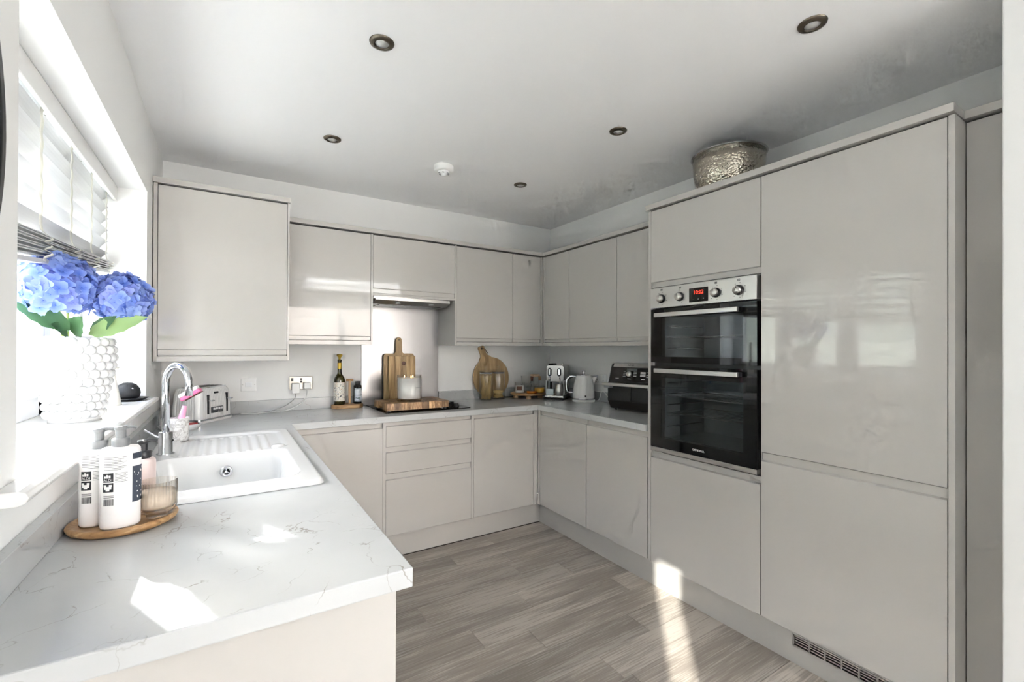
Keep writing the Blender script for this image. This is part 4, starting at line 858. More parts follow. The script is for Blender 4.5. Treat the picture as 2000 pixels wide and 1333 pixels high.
# air fryer: local front faces -Y
af = thing('air_fryer', 'large black double drawer air fryer with steel trim', 'air fryer', (2.236, 2.302, WT), math.radians(-80))
AW, AD = 0.385, 0.245
side = [(0.035, 0.012), (0.0, 0.070), (0.0, 0.190), (0.010, 0.200), (0.040, 0.300), (0.055, 0.322), (AD, 0.322), (AD, 0.012)]
obj('body', prism(nb(), side, lambda p, d: (d, p[0], p[1]), 0, AW), 'black_plastic', af, local=True, bevel=0.006)
for k, a in enumerate((0.010, AW / 2 + 0.002)):
    obj('drawer', bx(nb(), a, a + AW / 2 - 0.012, -0.008, 0.004, 0.070, 0.178, 0.004), 'black_plastic', af, local=True)
obj('drawer_handle', bx(nb(), -0.020, AW + 0.004, -0.045, -0.026, 0.172, 0.192, 0.004), 'brushed_steel', af, local=True)
for xx in (0.0, AW - 0.05): obj('handle_bracket', bx(nb(), xx, xx + 0.05, -0.044, -0.004, 0.158, 0.176, 0.003), 'grey_plastic', af, local=True)
def slope(x, s_, off): # a point on the sloping control panel
    a = Vector((0.010, 0.200)); b_ = Vector((0.040, 0.300)); p = a.lerp(b_, s_); n_ = Vector((-(0.100), 0.030)).normalized(); p = p + n_ * off; return Vector((x, p.x, p.y))
def slab(name, x0, x1, s0, s1, mat, par, th=0.002):
    bm = nb(); A = [slope(x0, s0, 0.0005), slope(x1, s0, 0.0005), slope(x1, s1, 0.0005), slope(x0, s1, 0.0005)]; B = [slope(x0, s0, th), slope(x1, s0, th), slope(x1, s1, th), slope(x0, s1, th)]
    va = [bm.verts.new(p) for p in A]; vb = [bm.verts.new(p) for p in B]; bm.faces.new(va[::-1]); bm.faces.new(vb)
    for i in range(4): bm.faces.new((va[i], va[(i + 1) % 4], vb[(i + 1) % 4], vb[i]))
    return obj(name, bm, mat, par, local=True)
pn = slab('control_panel', 0.012, AW - 0.012, 0.04, 0.93, 'black_gloss', af, 0.003)
slab('display', 0.135, 0.215, 0.72, 0.90, 'appliance_grey', pn, 0.0042)
for k in range(2): slab('button', 0.245, 0.282, 0.40 + k * 0.16, 0.53 + k * 0.16, 'satin_chrome', pn, 0.006)
kp = slope(0.160, 0.53, 0.003); km = Matrix.Rotation(PI / 2 - math.atan2(0.03, 0.1), 4, 'X')
obj('dial', lathe(nb(), [(0.019, 0), (0.019, 0.010), (0.016, 0.013), (0, 0.0135)], kp, 28, mat=km), 'satin_chrome', pn, local=True)
for k in range(4):
    slab('print_line', 0.112, 0.132, 0.36 + k * 0.10, 0.385 + k * 0.10, 'white_plastic', pn, 0.0036); slab('print_line', 0.190, 0.215, 0.40 + k * 0.09, 0.425 + k * 0.09, 'white_plastic', pn, 0.0036)
for k in range(3): slab('print_line', 0.290, 0.325, 0.36 + k * 0.15, 0.385 + k * 0.15, 'white_plastic', pn, 0.0036)
for xx in (0.055, 0.150, 0.255): slab('print_line', xx, xx + 0.028, 0.20, 0.24, 'white_plastic', pn, 0.0036)
tb = obj('top_trim', prism(nb(), [(0.037, 0.300), (0.053, 0.3235), (0.080, 0.3255), (0.080, 0.318), (0.058, 0.316), (0.044, 0.299)], lambda p, d: (d, p[0], p[1]), 0.022, AW - 0.022), 'brushed_steel', af, local=True)
obj('brand_lettering', text_bm('NINJA', 0.017, frame4((0.160, 0.0436, 0.3125), (1, 0, 0), (0, 0.016, 0.0235))), 'ink', tb, local=True)
for xx in (0.03, AW - 0.03):
    for yy in (0.06, AD - 0.03): obj('foot', cyl(nb(), (xx, yy, 0), 0.012, 0.0, 0.013, 14), 'black_plastic', af, local=True)
tag(obj('upright_board', bx(nb(), 2.085, 2.38, 1.745, 1.766, WT, 1.268, 0.006, 3), 'light_oak'), 'pale wooden board standing on edge against the oven tower', 'chopping board')

# ------------------------------------------------------------------ double oven
ov = thing('double_oven', 'built in black glass double oven with steel control panel', 'oven', (2.2, 1.405, 0.774))
OY0, OY1 = 1.110, 1.699; RX = Matrix.Rotation(-PI / 2, 4, 'Y')
pn = obj('control_panel', bx(nb(), 1.972, 2.02, OY0, OY1, 1.553, 1.661, 0.0015), 'brushed_steel', ov)
dsp = obj('clock_display', bx(nb(), 1.9708, 1.974, 1.347, 1.453, 1.566, 1.636), 'black_gloss', pn)
obj('time_digits', text_bm('10:02', 0.026, frame4((1.9704, 1.400, 1.613), (0, -1, 0), (0, 0, 1))), 'led_red', pn, label='red digital time 10:02')
for yy, s_ in ((1.430, '-'), (1.400, 'o'), (1.372, '+')): obj('touch_symbol', text_bm(s_, 0.014, frame4((1.9704, yy, 1.580), (0, -1, 0), (0, 0, 1))), 'white_plastic', pn)
for yy in (1.625, 1.508, 1.306, 1.192):
    kb = obj('knob', lathe(nb(), [(0.0205, 0), (0.0205, 0.006), (0.0185, 0.008), (0.018, 0.024), (0.0165, 0.026), (0, 0.0262)], (1.972, yy, 1.601), 32, mat=RX), 'satin_chrome', pn)
    obj('knob_skirt', lathe(nb(), [(0.0235, 0), (0.0225, 0.012), (0.019, 0.013)], (1.972, yy, 1.601), 32, mat=RX), 'black_plastic', kb)
    obj('knob_mark', bx(nb(), 1.9450, 1.9462, yy - 0.0008, yy + 0.0008, 1.606, 1.617), 'ink', kb)
    bm = nb()
    for a in ((60, 100, 150, 200, 260, 310) if yy != 1.508 else (90, 20, 250)):
        bx(bm, 1.9715, 1.9725, yy + 0.034 * math.cos(math.radians(a)) - 0.0022, yy + 0.034 * math.cos(math.radians(a)) + 0.0022, 1.601 + 0.034 * math.sin(math.radians(a)) - 0.0013, 1.601 + 0.034 * math.sin(math.radians(a)) + 0.0013)
    bx(bm, 1.9715, 1.9725, yy - 0.006, yy + 0.006, 1.6435, 1.646); bx(bm, 1.9715, 1.9725, yy - 0.006, yy - 0.0045, 1.6435, 1.653); bx(bm, 1.9715, 1.9725, yy + 0.0045, yy + 0.006, 1.6435, 1.653); bx(bm, 1.9715, 1.9725, yy - 0.006, yy + 0.006, 1.649, 1.653)
    obj('printed_marks', bm, 'ink', pn)
bm = nb(); bx(bm, 2.012, 2.02, OY0, OY1, 0.775, 0.80); bx(bm, 2.012, 2.02, OY0, OY1, 1.235, 1.262); bx(bm, 2.012, 2.02, OY0, OY1, 1.543, 1.553); bx(bm, 2.010, 2.02, OY0, OY0 + 0.02, 0.775, 1.553); bx(bm, 2.010, 2.02, OY1 - 0.02, OY1, 0.775, 1.553)
obj('front_frame', bm, 'black_plastic', ov)
def cavity(z0, z1, racks):
    y0, y1, x0, x1 = 1.155, 1.652, 2.012, 2.38; bm = nb()
    bx(bm, x1, x1 + 0.01, y0, y1, z0, z1); bx(bm, x0, x1, y0 - 0.01, y0, z0, z1); bx(bm, x0, x1, y1, y1 + 0.01, z0, z1); bx(bm, x0, x1, y0, y1, z0 - 0.01, z0); bx(bm, x0, x1, y0, y1, z1, z1 + 0.01)
    cv = obj('cavity', bm, 'enamel_grey', ov)
    for z in racks:
        bm = nb(); tube(bm, [(x0 + 0.03, y0 + 0.01, z), (x0 + 0.03, y1 - 0.01, z)], 0.003, 6); tube(bm, [(x1 - 0.02, y0 + 0.01, z), (x1 - 0.02, y1 - 0.01, z)], 0.003, 6)
        for k in range(17): yy = y0 + 0.02 + k * (y1 - y0 - 0.04) / 16; tube(bm, [(x0 + 0.03, yy, z), (x1 - 0.02, yy, z)], 0.0016, 5)
        obj('rack', bm, 'rack_wire', cv)
    for k in range(5 if z1 - z0 > 0.25 else 3):
        for yy in (y0 + 0.006, y1 - 0.006): obj('side_rail', tube(nb(), [(x0 + 0.04, yy, z0 + 0.06 + 0.06 * k), (x1 - 0.03, yy, z0 + 0.06 + 0.06 * k)], 0.003, 6), 'rack_wire', cv)
cavity(1.275, 1.520, (1.395,)); cavity(0.845, 1.190, (0.985, 1.075))
def oven_door(z0, z1, gz0, gz1, hz, steel_strip):
    d = obj('door', bx(bx(bx(bx(nb(), 1.976, 2.010, OY0, OY1, z0, gz0), 1.976, 2.010, OY0, OY1, gz1, z1), 1.976, 2.010, OY0, 1.172, gz0, gz1), 1.976, 2.010, 1.630, OY1, gz0, gz1), 'black_gloss', ov)
    obj('door_window', bx(nb(), 1.9765, 1.979, 1.170, 1.632, gz0 - 0.002, gz1 + 0.002), 'oven_glass', d)
    obj('inner_window', bx(nb(), 2.004, 2.007, 1.170, 1.632, gz0 - 0.002, gz1 + 0.002), 'window_glass', d)
    obj('handle', bx(nb(), 1.934, 1.950, 1.178, 1.646, hz - 0.011, hz + 0.011, 0.002), 'satin_chrome', d)
    for yy in (1.178, 1.620): obj('handle_bracket', bx(nb(), 1.949, 1.977, yy, yy + 0.026, hz - 0.010, hz + 0.010), 'black_plastic', d)
    if steel_strip: obj('steel_strip', bx(nb(), 1.9735, 2.010, OY0, OY1, z0 - 0.022, z0 - 0.001, 0.001), 'brushed_steel', d)
    return d
oven_door(1.258, 1.546, 1.290, 1.502, 1.512, False); dd = oven_door(0.800, 1.240, 0.856, 1.178, 1.216, True)
obj('brand_lettering', text_bm('LAMONA', 0.0155, frame4((1.9757, 1.402, 0.8275), (0, -1, 0), (0, 0, 1))), 'white_plastic', dd)

# hammered bowl
bw = thing('hammered_bowl', 'large hammered silver metal bowl on top of the oven tower', 'bowl', (2.292, 1.445, 2.1325)); z = 2.1325
obj('body', lathe(nb(), [(0, z), (0.095, z), (0.118, z + 0.012), (0.140, z + 0.040), (0.158, z + 0.075), (0.170, z + 0.110), (0.176, z + 0.150), (0.178, z + 0.190), (0.182, z + 0.236), (0.178, z + 0.236), (0.170, z + 0.150), (0.150, z + 0.075), (0.11, z + 0.018), (0, z + 0.010)], (2.292, 1.445, 0), 64), 'hammered_metal', bw)
obj('rim', lathe(nb(), [(0.178, z + 0.236), (0.188, z + 0.239), (0.190, z + 0.242), (0.187, z + 0.244), (0.176, z + 0.241)], (2.292, 1.445, 0), 64), 'polished_steel', bw)

# ------------------------------------------------------------------ ceiling fittings
def downlight(x, y, label):
    d = thing('downlight', label, 'downlight', (x, y, ZC - 0.008), group='recessed downlights')
    obj('bezel', lathe(nb(), [(0.025, ZC - 0.004), (0.025, ZC - 0.009), (0.030, ZC - 0.010), (0.043, ZC - 0.005), (0.0445, ZC - 0.0005)], (x, y, 0), 40), 'antique_nickel', d)
    obj('lens', lathe(nb(), [(0, ZC - 0.005), (0.0255, ZC - 0.005), (0.0255, ZC - 0.001)], (x, y, 0), 32), 'lens', d)
downlight(0.474, 1.652, 'recessed nickel downlight in ceiling nearest the top of the window'); downlight(1.695, 0.762, 'recessed nickel downlight in ceiling above the tall fridge cabinet')
downlight(0.471, 2.555, 'recessed nickel downlight in ceiling above the large low wall cabinet'); downlight(1.692, 1.670, 'recessed nickel downlight in ceiling left of the hammered bowl')
downlight(1.688, 2.578, 'smallest looking recessed nickel downlight towards the back corner of ceiling')
sa = thing('smoke_alarm', 'round white smoke alarm on the ceiling', 'smoke alarm', (1.122, 2.572, ZC - 0.05))
obj('housing', lathe(nb(), [(0.058, ZC), (0.060, ZC - 0.004), (0.060, ZC - 0.026), (0.056, ZC - 0.032), (0.030, ZC - 0.034)], (1.122, 2.572, 0), 40), 'white_plastic', sa)
obj('sensor', lathe(nb(), [(0.036, ZC - 0.033), (0.034, ZC - 0.044), (0.018, ZC - 0.049), (0.014, ZC - 0.058), (0, ZC - 0.060)], (1.122, 2.572, 0), 32), 'white_plastic', sa)
for k in range(6):
    a = k * PI / 3; obj('grille_slot', bx(nb(), 1.122 + 0.029 * math.cos(a) - 0.006, 1.122 + 0.029 * math.cos(a) + 0.006, 2.572 + 0.029 * math.sin(a) - 0.003, 2.572 + 0.029 * math.sin(a) + 0.003, ZC - 0.0475, ZC - 0.045), 'grey_plastic', sa)

# ------------------------------------------------------------------ wooden tray with pump bottles
oy = thing('oval_tray', 'oval wooden tray on worktop by the sink', 'tray', (-0.204, 1.405, WT)); z = WT
obj('tray', lathe(nb(), [(0, z), (0.088, z), (0.100, z + 0.006), (0.104, z + 0.014), (0.101, z + 0.019), (0.094, z + 0.0195), (0.090, z + 0.0165), (0, z + 0.016)], (-0.204, 1.405, 0), 56, 1.0, 0.98), 'acacia', oy)
TB = WT + 0.0165
def pump_bottle(x, y, rot, label, h, rx, ry, body, pumpm, band, tall=1.0):
    b = thing('pump_bottle', label, 'bottle', (x, y, TB), rot, group='pump bottles')
    obj('body', lathe(nb(), [(0, 0), (0.90, 0), (0.985, 0.004), (1.0, 0.010), (1.0, h - 0.010), (0.97, h - 0.004), (0.86, h), (0.40, h + 0.002), (0, h + 0.002)] and [(r * rx, zz) for r, zz in [(0, 0), (0.90, 0), (0.985, 0.004), (1.0, 0.010), (1.0, h - 0.010), (0.97, h - 0.004), (0.86, h), (0.40, h + 0.002), (0, h + 0.002)]], (0, 0, 0), 48, 1.0, ry / rx), body, b, local=True)
    c = obj('collar', lathe(nb(), [(0.0145, h + 0.001), (0.0165, h + 0.003), (0.0165, h + 0.018), (0.0145, h + 0.020), (0, h + 0.020)], (0, 0, 0), 28), pumpm, b, local=True)
    obj('pump_stem', cyl(nb(), (0, 0, 0), 0.0095, h + 0.019, h + 0.042, 20), pumpm, b, local=True)
    bm = nb(); cyl(bm, (0, 0, 0), 0.0115, h + 0.038, h + 0.046, 20, bev=0.001)
    tube(bm, spline([(0, 0, h + 0.0425), (0.016, -0.002, h + 0.0440), (0.029, -0.004, h + 0.0415)], 5), [0.0042] * 5 + [0.0034] * 5 + [0.0028], 8); obj('nozzle', bm, pumpm, b, local=True)
    return b
def wrapper(rx, ry):
    def fn(co):   # bend a flat label (x across, y up) round the oval front of the bottle
        a = -PI / 2 + co.x / ((rx + ry) / 2 * 1.10); return Vector((math.cos(a) * (rx + 0.0006 + co.z), math.sin(a) * (ry + 0.0006 + co.z), co.y))
    return fn
def wlabel(bm, x0, x1, z0, z1, off, rx, ry, n=14):
    fn = wrapper(rx, ry); A = [bm.verts.new(fn(Vector((x0 + (x1 - x0) * i / n, z0, off)))) for i in range(n + 1)]; B = [bm.verts.new(fn(Vector((x0 + (x1 - x0) * i / n, z1, off)))) for i in range(n + 1)]
    for i in range(n): bm.faces.new((A[i], A[i + 1], B[i + 1], B[i])).smooth = True
    return bm
def label_set(b, rx, ry):
    L0, L1 = 0.053, 0.166
    lb = obj('label', wlabel(nb(), -0.036, 0.052, L0, L1, 0.0, rx, ry), 'paper', b, local=True)
    nv = obj('printed_panel', wlabel(wlabel(nb(), 0.020, 0.052, L0 + 0.002, 0.136, 0.0004, rx, ry), 0.020, 0.052, 0.152, 0.1655, 0.0004, rx, ry), 'label_navy', lb, local=True)
    bm = nb(); random.seed(3)
    for k in range(26):
        px, pz = 0.022 + 0.028 * random.random(), 0.060 + 0.070 * random.random(); wlabel(bm, px, px + random.uniform(0.001, 0.003), pz, pz + random.uniform(0.001, 0.004), 0.0007, rx, ry, 2)
    obj('printed_flowers', bm, 'paper', nv, local=True)
    ink = nb()
    for k in range(9): wlabel(ink, -0.028, 0.010 - 0.004 * (k % 3), 0.1600 - k * 0.0034, 0.1608 - k * 0.0034, 0.0004, rx, ry, 8)
    for k in range(7): wlabel(ink, -0.008, 0.012 - 0.003 * (k % 2), 0.1250 - k * 0.0032, 0.1257 - k * 0.0032, 0.0004, rx, ry, 6)
    for z0_ in (0.1065, 0.0845): wlabel(ink, -0.0300, -0.0105, z0_, z0_ + 0.0200, 0.0004, rx, ry, 6)
    for k in range(2): wlabel(ink, -0.029, -0.010, 0.0755 - 0.0035 * k, 0.0766 - 0.0035 * k, 0.0004, rx, ry, 6)
    xx = -0.029
    for k in range(15):
        w = (0.0006, 0.0011, 0.0004)[k % 3]; wlabel(ink, xx, xx + w, 0.0545, 0.0690, 0.0004, rx, ry, 1); xx += w + (0.0007, 0.0005)[k % 2]
    obj('printed_text', ink, 'ink', lb, local=True)
    mk = nb(); wf = wrapper(rx, ry)
    join(mk, text_bm('ALDI', 0.0078, Matrix(), 0.0, wrapfn=lambda co: wf(Vector((co.x - 0.0203, co.y + 0.1110, 0.0007)))))
    for (a, b_, c_) in ((-0.0270, 0.1155, 0.0028), (-0.0230, 0.1155, 0.0048), (-0.0185, 0.1155, 0.0040)): wlabel(mk, a, a + 0.0035, b_, b_ + c_ * 1.6, 0.0007, rx, ry, 2)
    for (a, b_, w, hh) in ((-0.0280, 0.0965, 0.005, 0.0045), (-0.0180, 0.0965, 0.005, 0.0045), (-0.0272, 0.0905, 0.0135, 0.0065), (-0.0240, 0.0870, 0.007, 0.0035)): wlabel(mk, a, a + w, b_, b_ + hh, 0.0007, rx, ry, 3)
    obj('printed_logo', mk, 'paper', lb, local=True)
b1 = pump_bottle(-0.203, 1.345, 0.12, 'white pump bottle with printed label at the front of the oval tray', 0.180, 0.036, 0.025, 'lotion', 'grey_plastic', True); label_set(b1, 0.036, 0.025)
b2_ = pump_bottle(-0.248, 1.388, 0.12, 'white pump bottle mostly hidden behind the front pump bottle', 0.172, 0.034, 0.024, 'lotion', 'grey_plastic', True); label_set(b2_, 0.034, 0.024)
b3 = pump_bottle(-0.176, 1.448, 0.0, 'pale pink pump bottle with black pump on the oval tray', 0.128, 0.026, 0.026, 'pale_pink_bottle', 'dark_pump', False)
gcn = thing('ribbed_candle', 'cream candle in a ribbed smoked glass on the oval tray', 'candle', (-0.139, 1.375, TB)); z = TB
obj('glass', lathe(nb(), [(0, z), (0.020, z), (0.022, z + 0.003), (0.0215, z + 0.010), (0.030, z + 0.014), (0.036, z + 0.019), (0.0375, z + 0.027), (0.0380, z + 0.086), (0.0365, z + 0.0865), (0.0355, z + 0.030), (0.030, z + 0.020), (0, z + 0.016)], (-0.139, 1.375, 0), 144, rib=0.03, ribn=36), 'smoke_glass', gcn)
obj('wax', lathe(nb(), [(0, z + 0.022), (0.030, z + 0.023), (0.0345, z + 0.030), (0.0345, z + 0.062), (0, z + 0.060)], (-0.139, 1.375, 0), 48), 'wax_peach', gcn)

# ------------------------------------------------------------------ window sill: vase, hydrangeas, candlestick, dome on dish
VX, VY = -0.425, 2.045
va = thing('bobble_vase', 'white ceramic vase covered in round bobbles on window sill', 'vase', (VX, VY, WS))
vp = [(0.066, 0.0), (0.066, 0.012), (0.067, 0.03), (0.071, 0.07), (0.079, 0.115), (0.088, 0.16), (0.094, 0.20), (0.094, 0.235), (0.088, 0.262), (0.078, 0.278), (0.070, 0.280)]
def vr(zz):
    for (r0, z0), (r1, z1) in zip(vp, vp[1:]):
        if z0 <= zz <= z1: return r0 + (r1 - r0) * (zz - z0) / (z1 - z0)
    return 0.07
bm = lathe(nb(), [(0, WS)] + [(r, WS + zz) for r, zz in vp] + [(0.064, WS + 0.276), (0.066, WS + 0.20), (0.05, WS + 0.03), (0, WS + 0.02)], (VX, VY, 0), 48)
obj('body', bm, 'vase_white', va)
bm = nb()
for row in range(10):
    zz = 0.026 + row * 0.0262; r = vr(zz); n_ = 19
    for k in range(n_):
        a = 2 * PI * (k + 0.5 * (row % 2)) / n_; sphere(bm, (VX + math.cos(a) * (r - 0.001), VY + math.sin(a) * (r - 0.001), WS + zz), 0.0142 * (0.9 + 0.2 * r / 0.094), u=14, v=9)
o = obj('bobbles', bm, 'vase_white', va); o['kind'] = 'stuff'
# hydrangea florets: four cupped petals each
def floret_mesh(seed):
    random.seed(seed); bm = nb()
    for k in range(4):
        a = k * PI / 2 + random.uniform(-0.15, 0.15); L, Wd = random.uniform(0.021, 0.026), random.uniform(0.011, 0.0135); cur = random.uniform(0.10, 0.35); tw = random.uniform(-0.25, 0.25)
        rows = []
        for i in range(6):
            s_ = i / 5; w = Wd * math.sin(min(1.0, 0.12 + s_ * 1.05) * PI * 0.86) ** 0.7 if i < 5 else Wd * 0.35; row = []
            for q in (-1, 0, 1):
                lx, ly = L * s_, w * q; lz = cur * L * s_ * s_ + (0.0022 if q else 0) + tw * ly
                row.append(bm.verts.new((lx * math.cos(a) - ly * math.sin(a), lx * math.sin(a) + ly * math.cos(a), lz)))
            rows.append(row)
        for A, B in zip(rows, rows[1:]):
            for q in range(2): bm.faces.new((A[q], B[q], B[q + 1], A[q + 1])).smooth = True
    sphere(bm, (0, 0, 0.001), 0.0022, u=6, v=4)
    me = bpy.data.meshes.new('floret'); bm.to_mesh(me); bm.free(); me.materials.append(M['petal']); return me
florets = [floret_mesh(s_) for s_ in range(5)]
def leaf_bm(p0, direction, length, width, droop, upv=(0.15, -0.80, 0.58)):
    bm = nb(); d = Vector(direction).normalized(); sd = d.cross(Vector(upv)).normalized(); u_ = sd.cross(d); rows = []; n_ = 9
    for i in range(n_ + 1):
        s_ = i / n_; w = width * (math.sin(PI * s_ ** 0.75) ** 0.8) if 0 < i < n_ else 0.0008; c_ = Vector(p0) + d * length * s_ - u_ * droop * length * s_ * s_; row = []
        for q in (-1, -0.5, 0, 0.5, 1): row.append(bm.verts.new(c_ + sd * w * q * (1 + (0.06 if i % 2 else -0.06)) + u_ * (abs(q) * 0.18 * w)))
        rows.append(row)
    for A, B in zip(rows, rows[1:]):
        for q in range(4): bm.faces.new((A[q], B[q], B[q + 1], A[q + 1])).smooth = True
    return bm
def hydrangea(label, c, rad, n_, stem_to, leaves, seed):
    hroot = thing('hydrangea', label, 'flower', (stem_to[0], stem_to[1], stem_to[2]), group='blue hydrangeas in the vase')
    rx, ry, rz = rad; c = Vector(c)
    core = obj('flower_core', sphere(nb(), c, 1.0, (rx * 0.72, ry * 0.72, rz * 0.72), 20, 12), 'petal', hroot)
    random.seed(seed); ga = PI * (3 - math.sqrt(5))
    for k in range(n_):
        zz = 1 - 1.78 * (k + 0.5) / n_; r = math.sqrt(max(0, 1 - zz * zz)); a = k * ga
        n0 = Vector((r * math.cos(a), r * math.sin(a), zz)); p = c + Vector((n0.x * rx, n0.y * ry, n0.z * rz)) * random.uniform(0.82, 0.98)
        nn = (Vector((n0.x / rx, n0.y / ry, n0.z / rz)).normalized() + Vector((random.uniform(-0.35, 0.35), random.uniform(-0.35, 0.35), random.uniform(-0.2, 0.45)))).normalized()
        o = bpy.data.objects.new('floret', random.choice(florets)); COL.objects.link(o); o.parent = hroot
        o.matrix_basis = hroot.matrix_basis.inverted() @ (Matrix.Translation(p) @ nn.to_track_quat('Z', 'Y').to_matrix().to_4x4() @ Matrix.Rotation(random.uniform(0, 6.28), 4, 'Z') @ Matrix.Diagonal((*(3 * [random.uniform(0.85, 1.12)]), 1)))
    obj('stem', tube(nb(), spline([stem_to, (stem_to[0] * 0.6 + c.x * 0.4, stem_to[1] * 0.6 + c.y * 0.4, WS + 0.27), c - Vector((0, 0, rz * 0.4))], 8), 0.0042, 8), 'stem', hroot)
    for (p0, d, L, w, dr, mt_) in leaves: obj('leaf', leaf_bm(p0, d, L, w, dr), mt_, hroot)
ZS = WS + 0.05
hydrangea('large pale blue hydrangea head at the front of the vase', (-0.458, 1.985, 1.525), (0.098, 0.098, 0.105), 120, (-0.44, 2.02, ZS),
          [((-0.425, 1.975, 1.385), (-0.78, -0.10, 0.60), 0.155, 0.034, 0.15, 'leaf_dark'), ((-0.42, 2.0, 1.370), (0.22, -0.55, 0.50), 0.085, 0.034, 0.1, 'leaf_dark'), ((-0.435, 2.0, 1.37), (-0.2, -0.6, 0.35), 0.07, 0.028, 0.1, 'leaf_dark')], 11)
hydrangea('smaller deeper blue hydrangea head leaning out over the worktop side', (-0.312, 2.055, 1.500), (0.088, 0.088, 0.088), 100, (-0.40, 2.05, ZS),
          [((-0.385, 2.00, 1.372), (0.85, -0.05, 0.38), 0.165, 0.036, 0.05, 'leaf_pale'), ((-0.385, 2.03, 1.372), (0.55, -0.35, 0.55), 0.10, 0.026, 0.1, 'leaf_dark')], 12)
hydrangea('blue hydrangea head at the back of the vase near the glass', (-0.470, 2.150, 1.555), (0.085, 0.085, 0.085), 80, (-0.45, 2.07, ZS), [((-0.46, 2.09, 1.38), (-0.3, 0.8, 0.4), 0.12, 0.03, 0.2, 'leaf_dark')], 13)
cs = thing('candlestick', 'white cone shaped candlestick with tall white candle behind the bobble vase', 'candlestick', (-0.412, 2.515, WS))
obj('cone_base', lathe(nb(), [(0, WS), (0.033, WS), (0.034, WS + 0.003), (0.010, WS + 0.150), (0, WS + 0.150)], (-0.412, 2.515, 0), 36), 'cream_white', cs)
obj('drip_dish', lathe(nb(), [(0, WS + 0.149), (0.012, WS + 0.149), (0.026, WS + 0.157), (0.026, WS + 0.160), (0.013, WS + 0.155), (0, WS + 0.154)], (-0.412, 2.515, 0), 32), 'cream_white', cs); obj('candle', cyl(nb(), (-0.412, 2.515, 0), 0.0105, WS + 0.155, WS + 0.320, 20, bev=0.002), 'wax_white', cs)
dsh = tag(obj('leaf_dish', lathe(nb(), [(0, WS), (0.050, WS), (0.068, WS + 0.010), (0.072, WS + 0.013), (0.066, WS + 0.0135), (0.048, WS + 0.005), (0, WS + 0.004)], (-0.382, 2.70, 0), 80, 1.02, 1.0, rib=0.02, ribn=20), 'charcoal'), 'dark scalloped dish at the far end of the window sill', 'dish')
dm = thing('dark_dome', 'smooth dark charcoal dome with white mark sitting on the scalloped dish', 'ornament', (-0.384, 2.69, WS + 0.005))
obj('dome', lathe(nb(), [(0, WS + 0.006), (0.030, WS + 0.006), (0.043, WS + 0.018), (0.0475, WS + 0.036), (0.044, WS + 0.056), (0.032, WS + 0.074), (0.016, WS + 0.083), (0, WS + 0.085)], (-0.384, 2.69, 0), 48), 'charcoal', dm)
obj('white_mark', sphere(nb(), (-0.362, 2.654, WS + 0.058), 0.0035, (1, 0.4, 1), 10, 6), 'paper', dm)
tag(obj('sill_cable', tube(nb(), spline([(-0.335, 2.745, WS + 0.012), (-0.31, 2.79, WS + 0.004), (-0.282, 2.82, WS - 0.002), (-0.276, 2.83, WS - 0.06), (-0.284, 2.845, 0.985), (-0.292, 2.875, WT + 0.006)], 8), 0.002, 8), 'cable_grey'), 'thin grey cable trailing over the end of window sill', 'cable')

# ------------------------------------------------------------------ clock on the left wall
ck = thing('wall_clock', 'large round dark wall clock partly in view at the picture edge', 'clock', (XL, 0.66, 1.20))
RC = Matrix.Rotation(PI / 2, 4, 'Y'); cc = (XL + 0.0005, 0.655, 1.675)
obj('face', lathe(nb(), [(0, 0.012), (0.36, 0.012), (0.36, 0.0), (0, 0)], cc, 72, mat=RC), 'charcoal', ck)
obj('rim', lathe(nb(), [(0.395, 0.0), (0.42, 0.0), (0.42, 0.020), (0.395, 0.020), (0.395, 0.0)], cc, 96, mat=RC), 'black_plastic', ck)
obj('dial_ring', lathe(nb(), [(0.30, 0.0), (0.40, 0.0), (0.40, 0.013), (0.30, 0.013)], cc, 96, mat=RC), 'charcoal', ck)
for k, s_ in enumerate(('XII', 'I', 'II', 'III', 'IIII', 'V', 'VI', 'VII', 'VIII', 'IX', 'X', 'XI')):
    a = PI / 2 - k * PI / 6; rd_ = Vector((0, math.cos(a), math.sin(a)))       # seen from the room, +y is to the right
    m4 = frame4(Vector((XL + 0.0145, 0.655, 1.675)) + rd_ * 0.352, Vector((0, math.sin(a), -math.cos(a))), rd_); obj('numeral', text_bm(s_, 0.075, m4, 0.002), 'grey_plastic', ck)
for (a, L) in ((1.1, 0.20), (2.6, 0.28)): obj('hand', tube(nb(), [(XL + 0.020, 0.655, 1.675), (XL + 0.020, 0.655 + L * math.cos(a), 1.675 + L * math.sin(a))], 0.004, 8), 'grey_plastic', ck)

# ------------------------------------------------------------------ venetian blind
vb = thing('venetian_blind', 'white wooden venetian blind half raised in the window', 'blind', (-0.49, 1.99, 1.62))
BY0, BY1 = W0 + 0.012, W1 - 0.012
obj('pelmet', bx(nb(), -0.452, -0.438, BY0, BY1, WH - 0.070, WH - 0.002, 0.003), 'white_gloss', vb); obj('head_rail', bx(nb(), -0.540, -0.462, BY0, BY1, WH - 0.046, WH - 0.002, 0.002), 'upvc', vb)
slat_x = -0.487
b_ = nb(); n_ = 6; prf = []
for i in range(n_ + 1):
    s_ = -0.025 + 0.05 * i / n_; prf.append((s_, 0.0030 * (1 - (s_ / 0.025) ** 2)))
poly = prf + [(p[0], p[1] - 0.0026) for p in prf[::-1]]
def slat(z, tilt, dz_near=0.0, x=slat_x):
    ct, st = math.cos(tilt), math.sin(tilt); bm = nb()
    prism(bm, poly, lambda p, d: (x + p[0] * ct - p[1] * st, d, z + p[0] * st + p[1] * ct + dz_near * (BY1 - d) / (BY1 - BY0)), BY0 + 0.004, BY1 - 0.004)
    for f in bm.faces: f.smooth = False
    return obj('slat', bm, 'slat_white', vb)
ztop = WH - 0.072
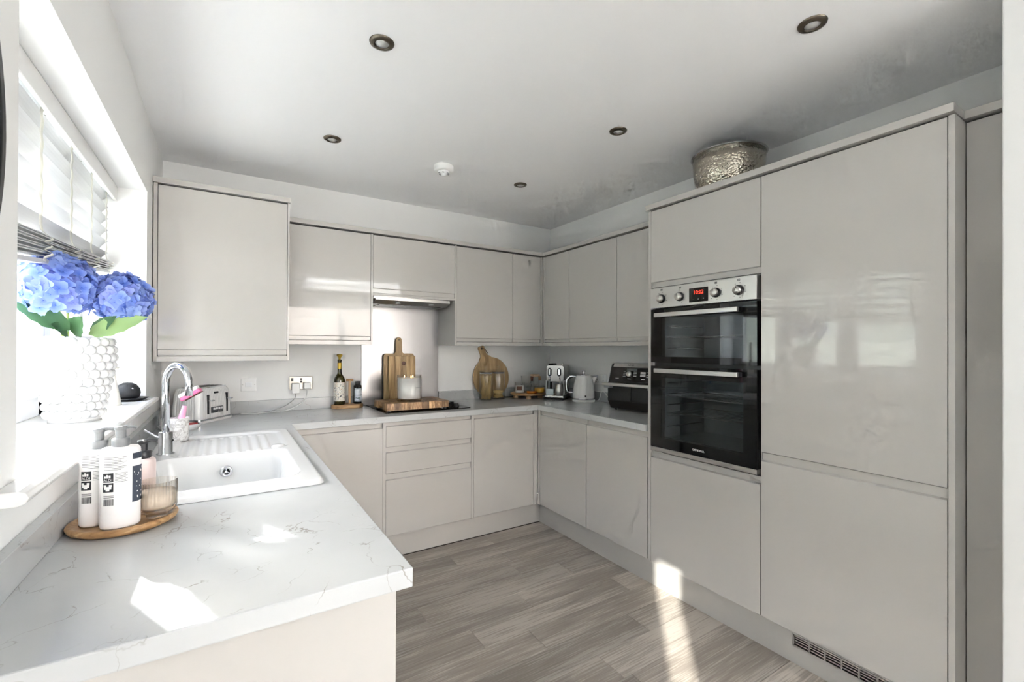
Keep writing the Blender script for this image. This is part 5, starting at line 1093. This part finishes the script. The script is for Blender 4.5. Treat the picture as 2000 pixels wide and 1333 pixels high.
for k in range(6): slat(ztop - k * 0.0525, math.radians(50), -0.10 * (k / 6) ** 1.3)
zst = ztop - 5 * 0.0525 - 0.016
for k in range(9): slat(zst - 0.006 - k * 0.0042, math.radians(6 if k % 2 else 1), -0.105 - 0.0070 * k)
zbr = zst - 0.006 - 9 * 0.0042 - 0.007
obj('bottom_rail', prism(nb(), [(-0.026, -0.007), (0.026, -0.007), (0.026, 0.007), (-0.026, 0.007)], lambda p, d: (slat_x + p[0], d, zbr + p[1] - 0.170 * (BY1 - d) / (BY1 - BY0)), BY0 + 0.004, BY1 - 0.004), 'slat_white', vb, bevel=0.002)
for yy in (1.30, 1.575, 1.874, 2.181, 2.462, 2.725):
    dn = 0.170 * (BY1 - yy) / (BY1 - BY0); dt = 0.105 * (BY1 - yy) / (BY1 - BY0)
    for sx_ in (-1, 1):
        xx = slat_x + sx_ * 0.021
        pts = [(xx, WH - 0.048)]
        for k in range(14): pts.append((slat_x + sx_ * (0.0185 + 0.0025 * (k % 2)), ztop - k * 0.0525 / 2 + sx_ * 0.012 - dt * (min(1, k / 12)) ** 1.3))
        pts = [p for p in pts if p[1] > zst - dt]; pts.append((slat_x + sx_ * 0.027, zst - dt - 0.004))
        zb = zbr - dn
        nfold = 3
        for k in range(nfold * 2): pts.append((slat_x + sx_ * (0.030 + (0.016 if k % 2 == 0 else 0.0)), zst - dt - 0.010 - (zst - dt - 0.010 - zb) * (k + 1) / (nfold * 2 + 1)))
        pts.append((slat_x + sx_ * 0.0275, zb))
        sp_ = spline([(p[0], yy, p[1]) for p in pts], 3); bm = nb(); A = [bm.verts.new((p.x, yy - 0.0125, p.z)) for p in sp_]; B = [bm.verts.new((p.x, yy + 0.0125, p.z)) for p in sp_]
        for i in range(len(A) - 1): bm.faces.new((A[i], B[i], B[i + 1], A[i + 1])).smooth = True
        o = obj('ladder_tape', bm, 'tape_white', vb); md = o.modifiers.new('thickness', 'SOLIDIFY'); md.thickness = 0.0008
for yy in (1.45, 1.93, 2.33, 2.66): obj('cord_hole', cyl(nb(), (-0.478, yy, 0), 0.006, WH - 0.0475, WH - 0.0455, 12), 'antique_nickel', vb)
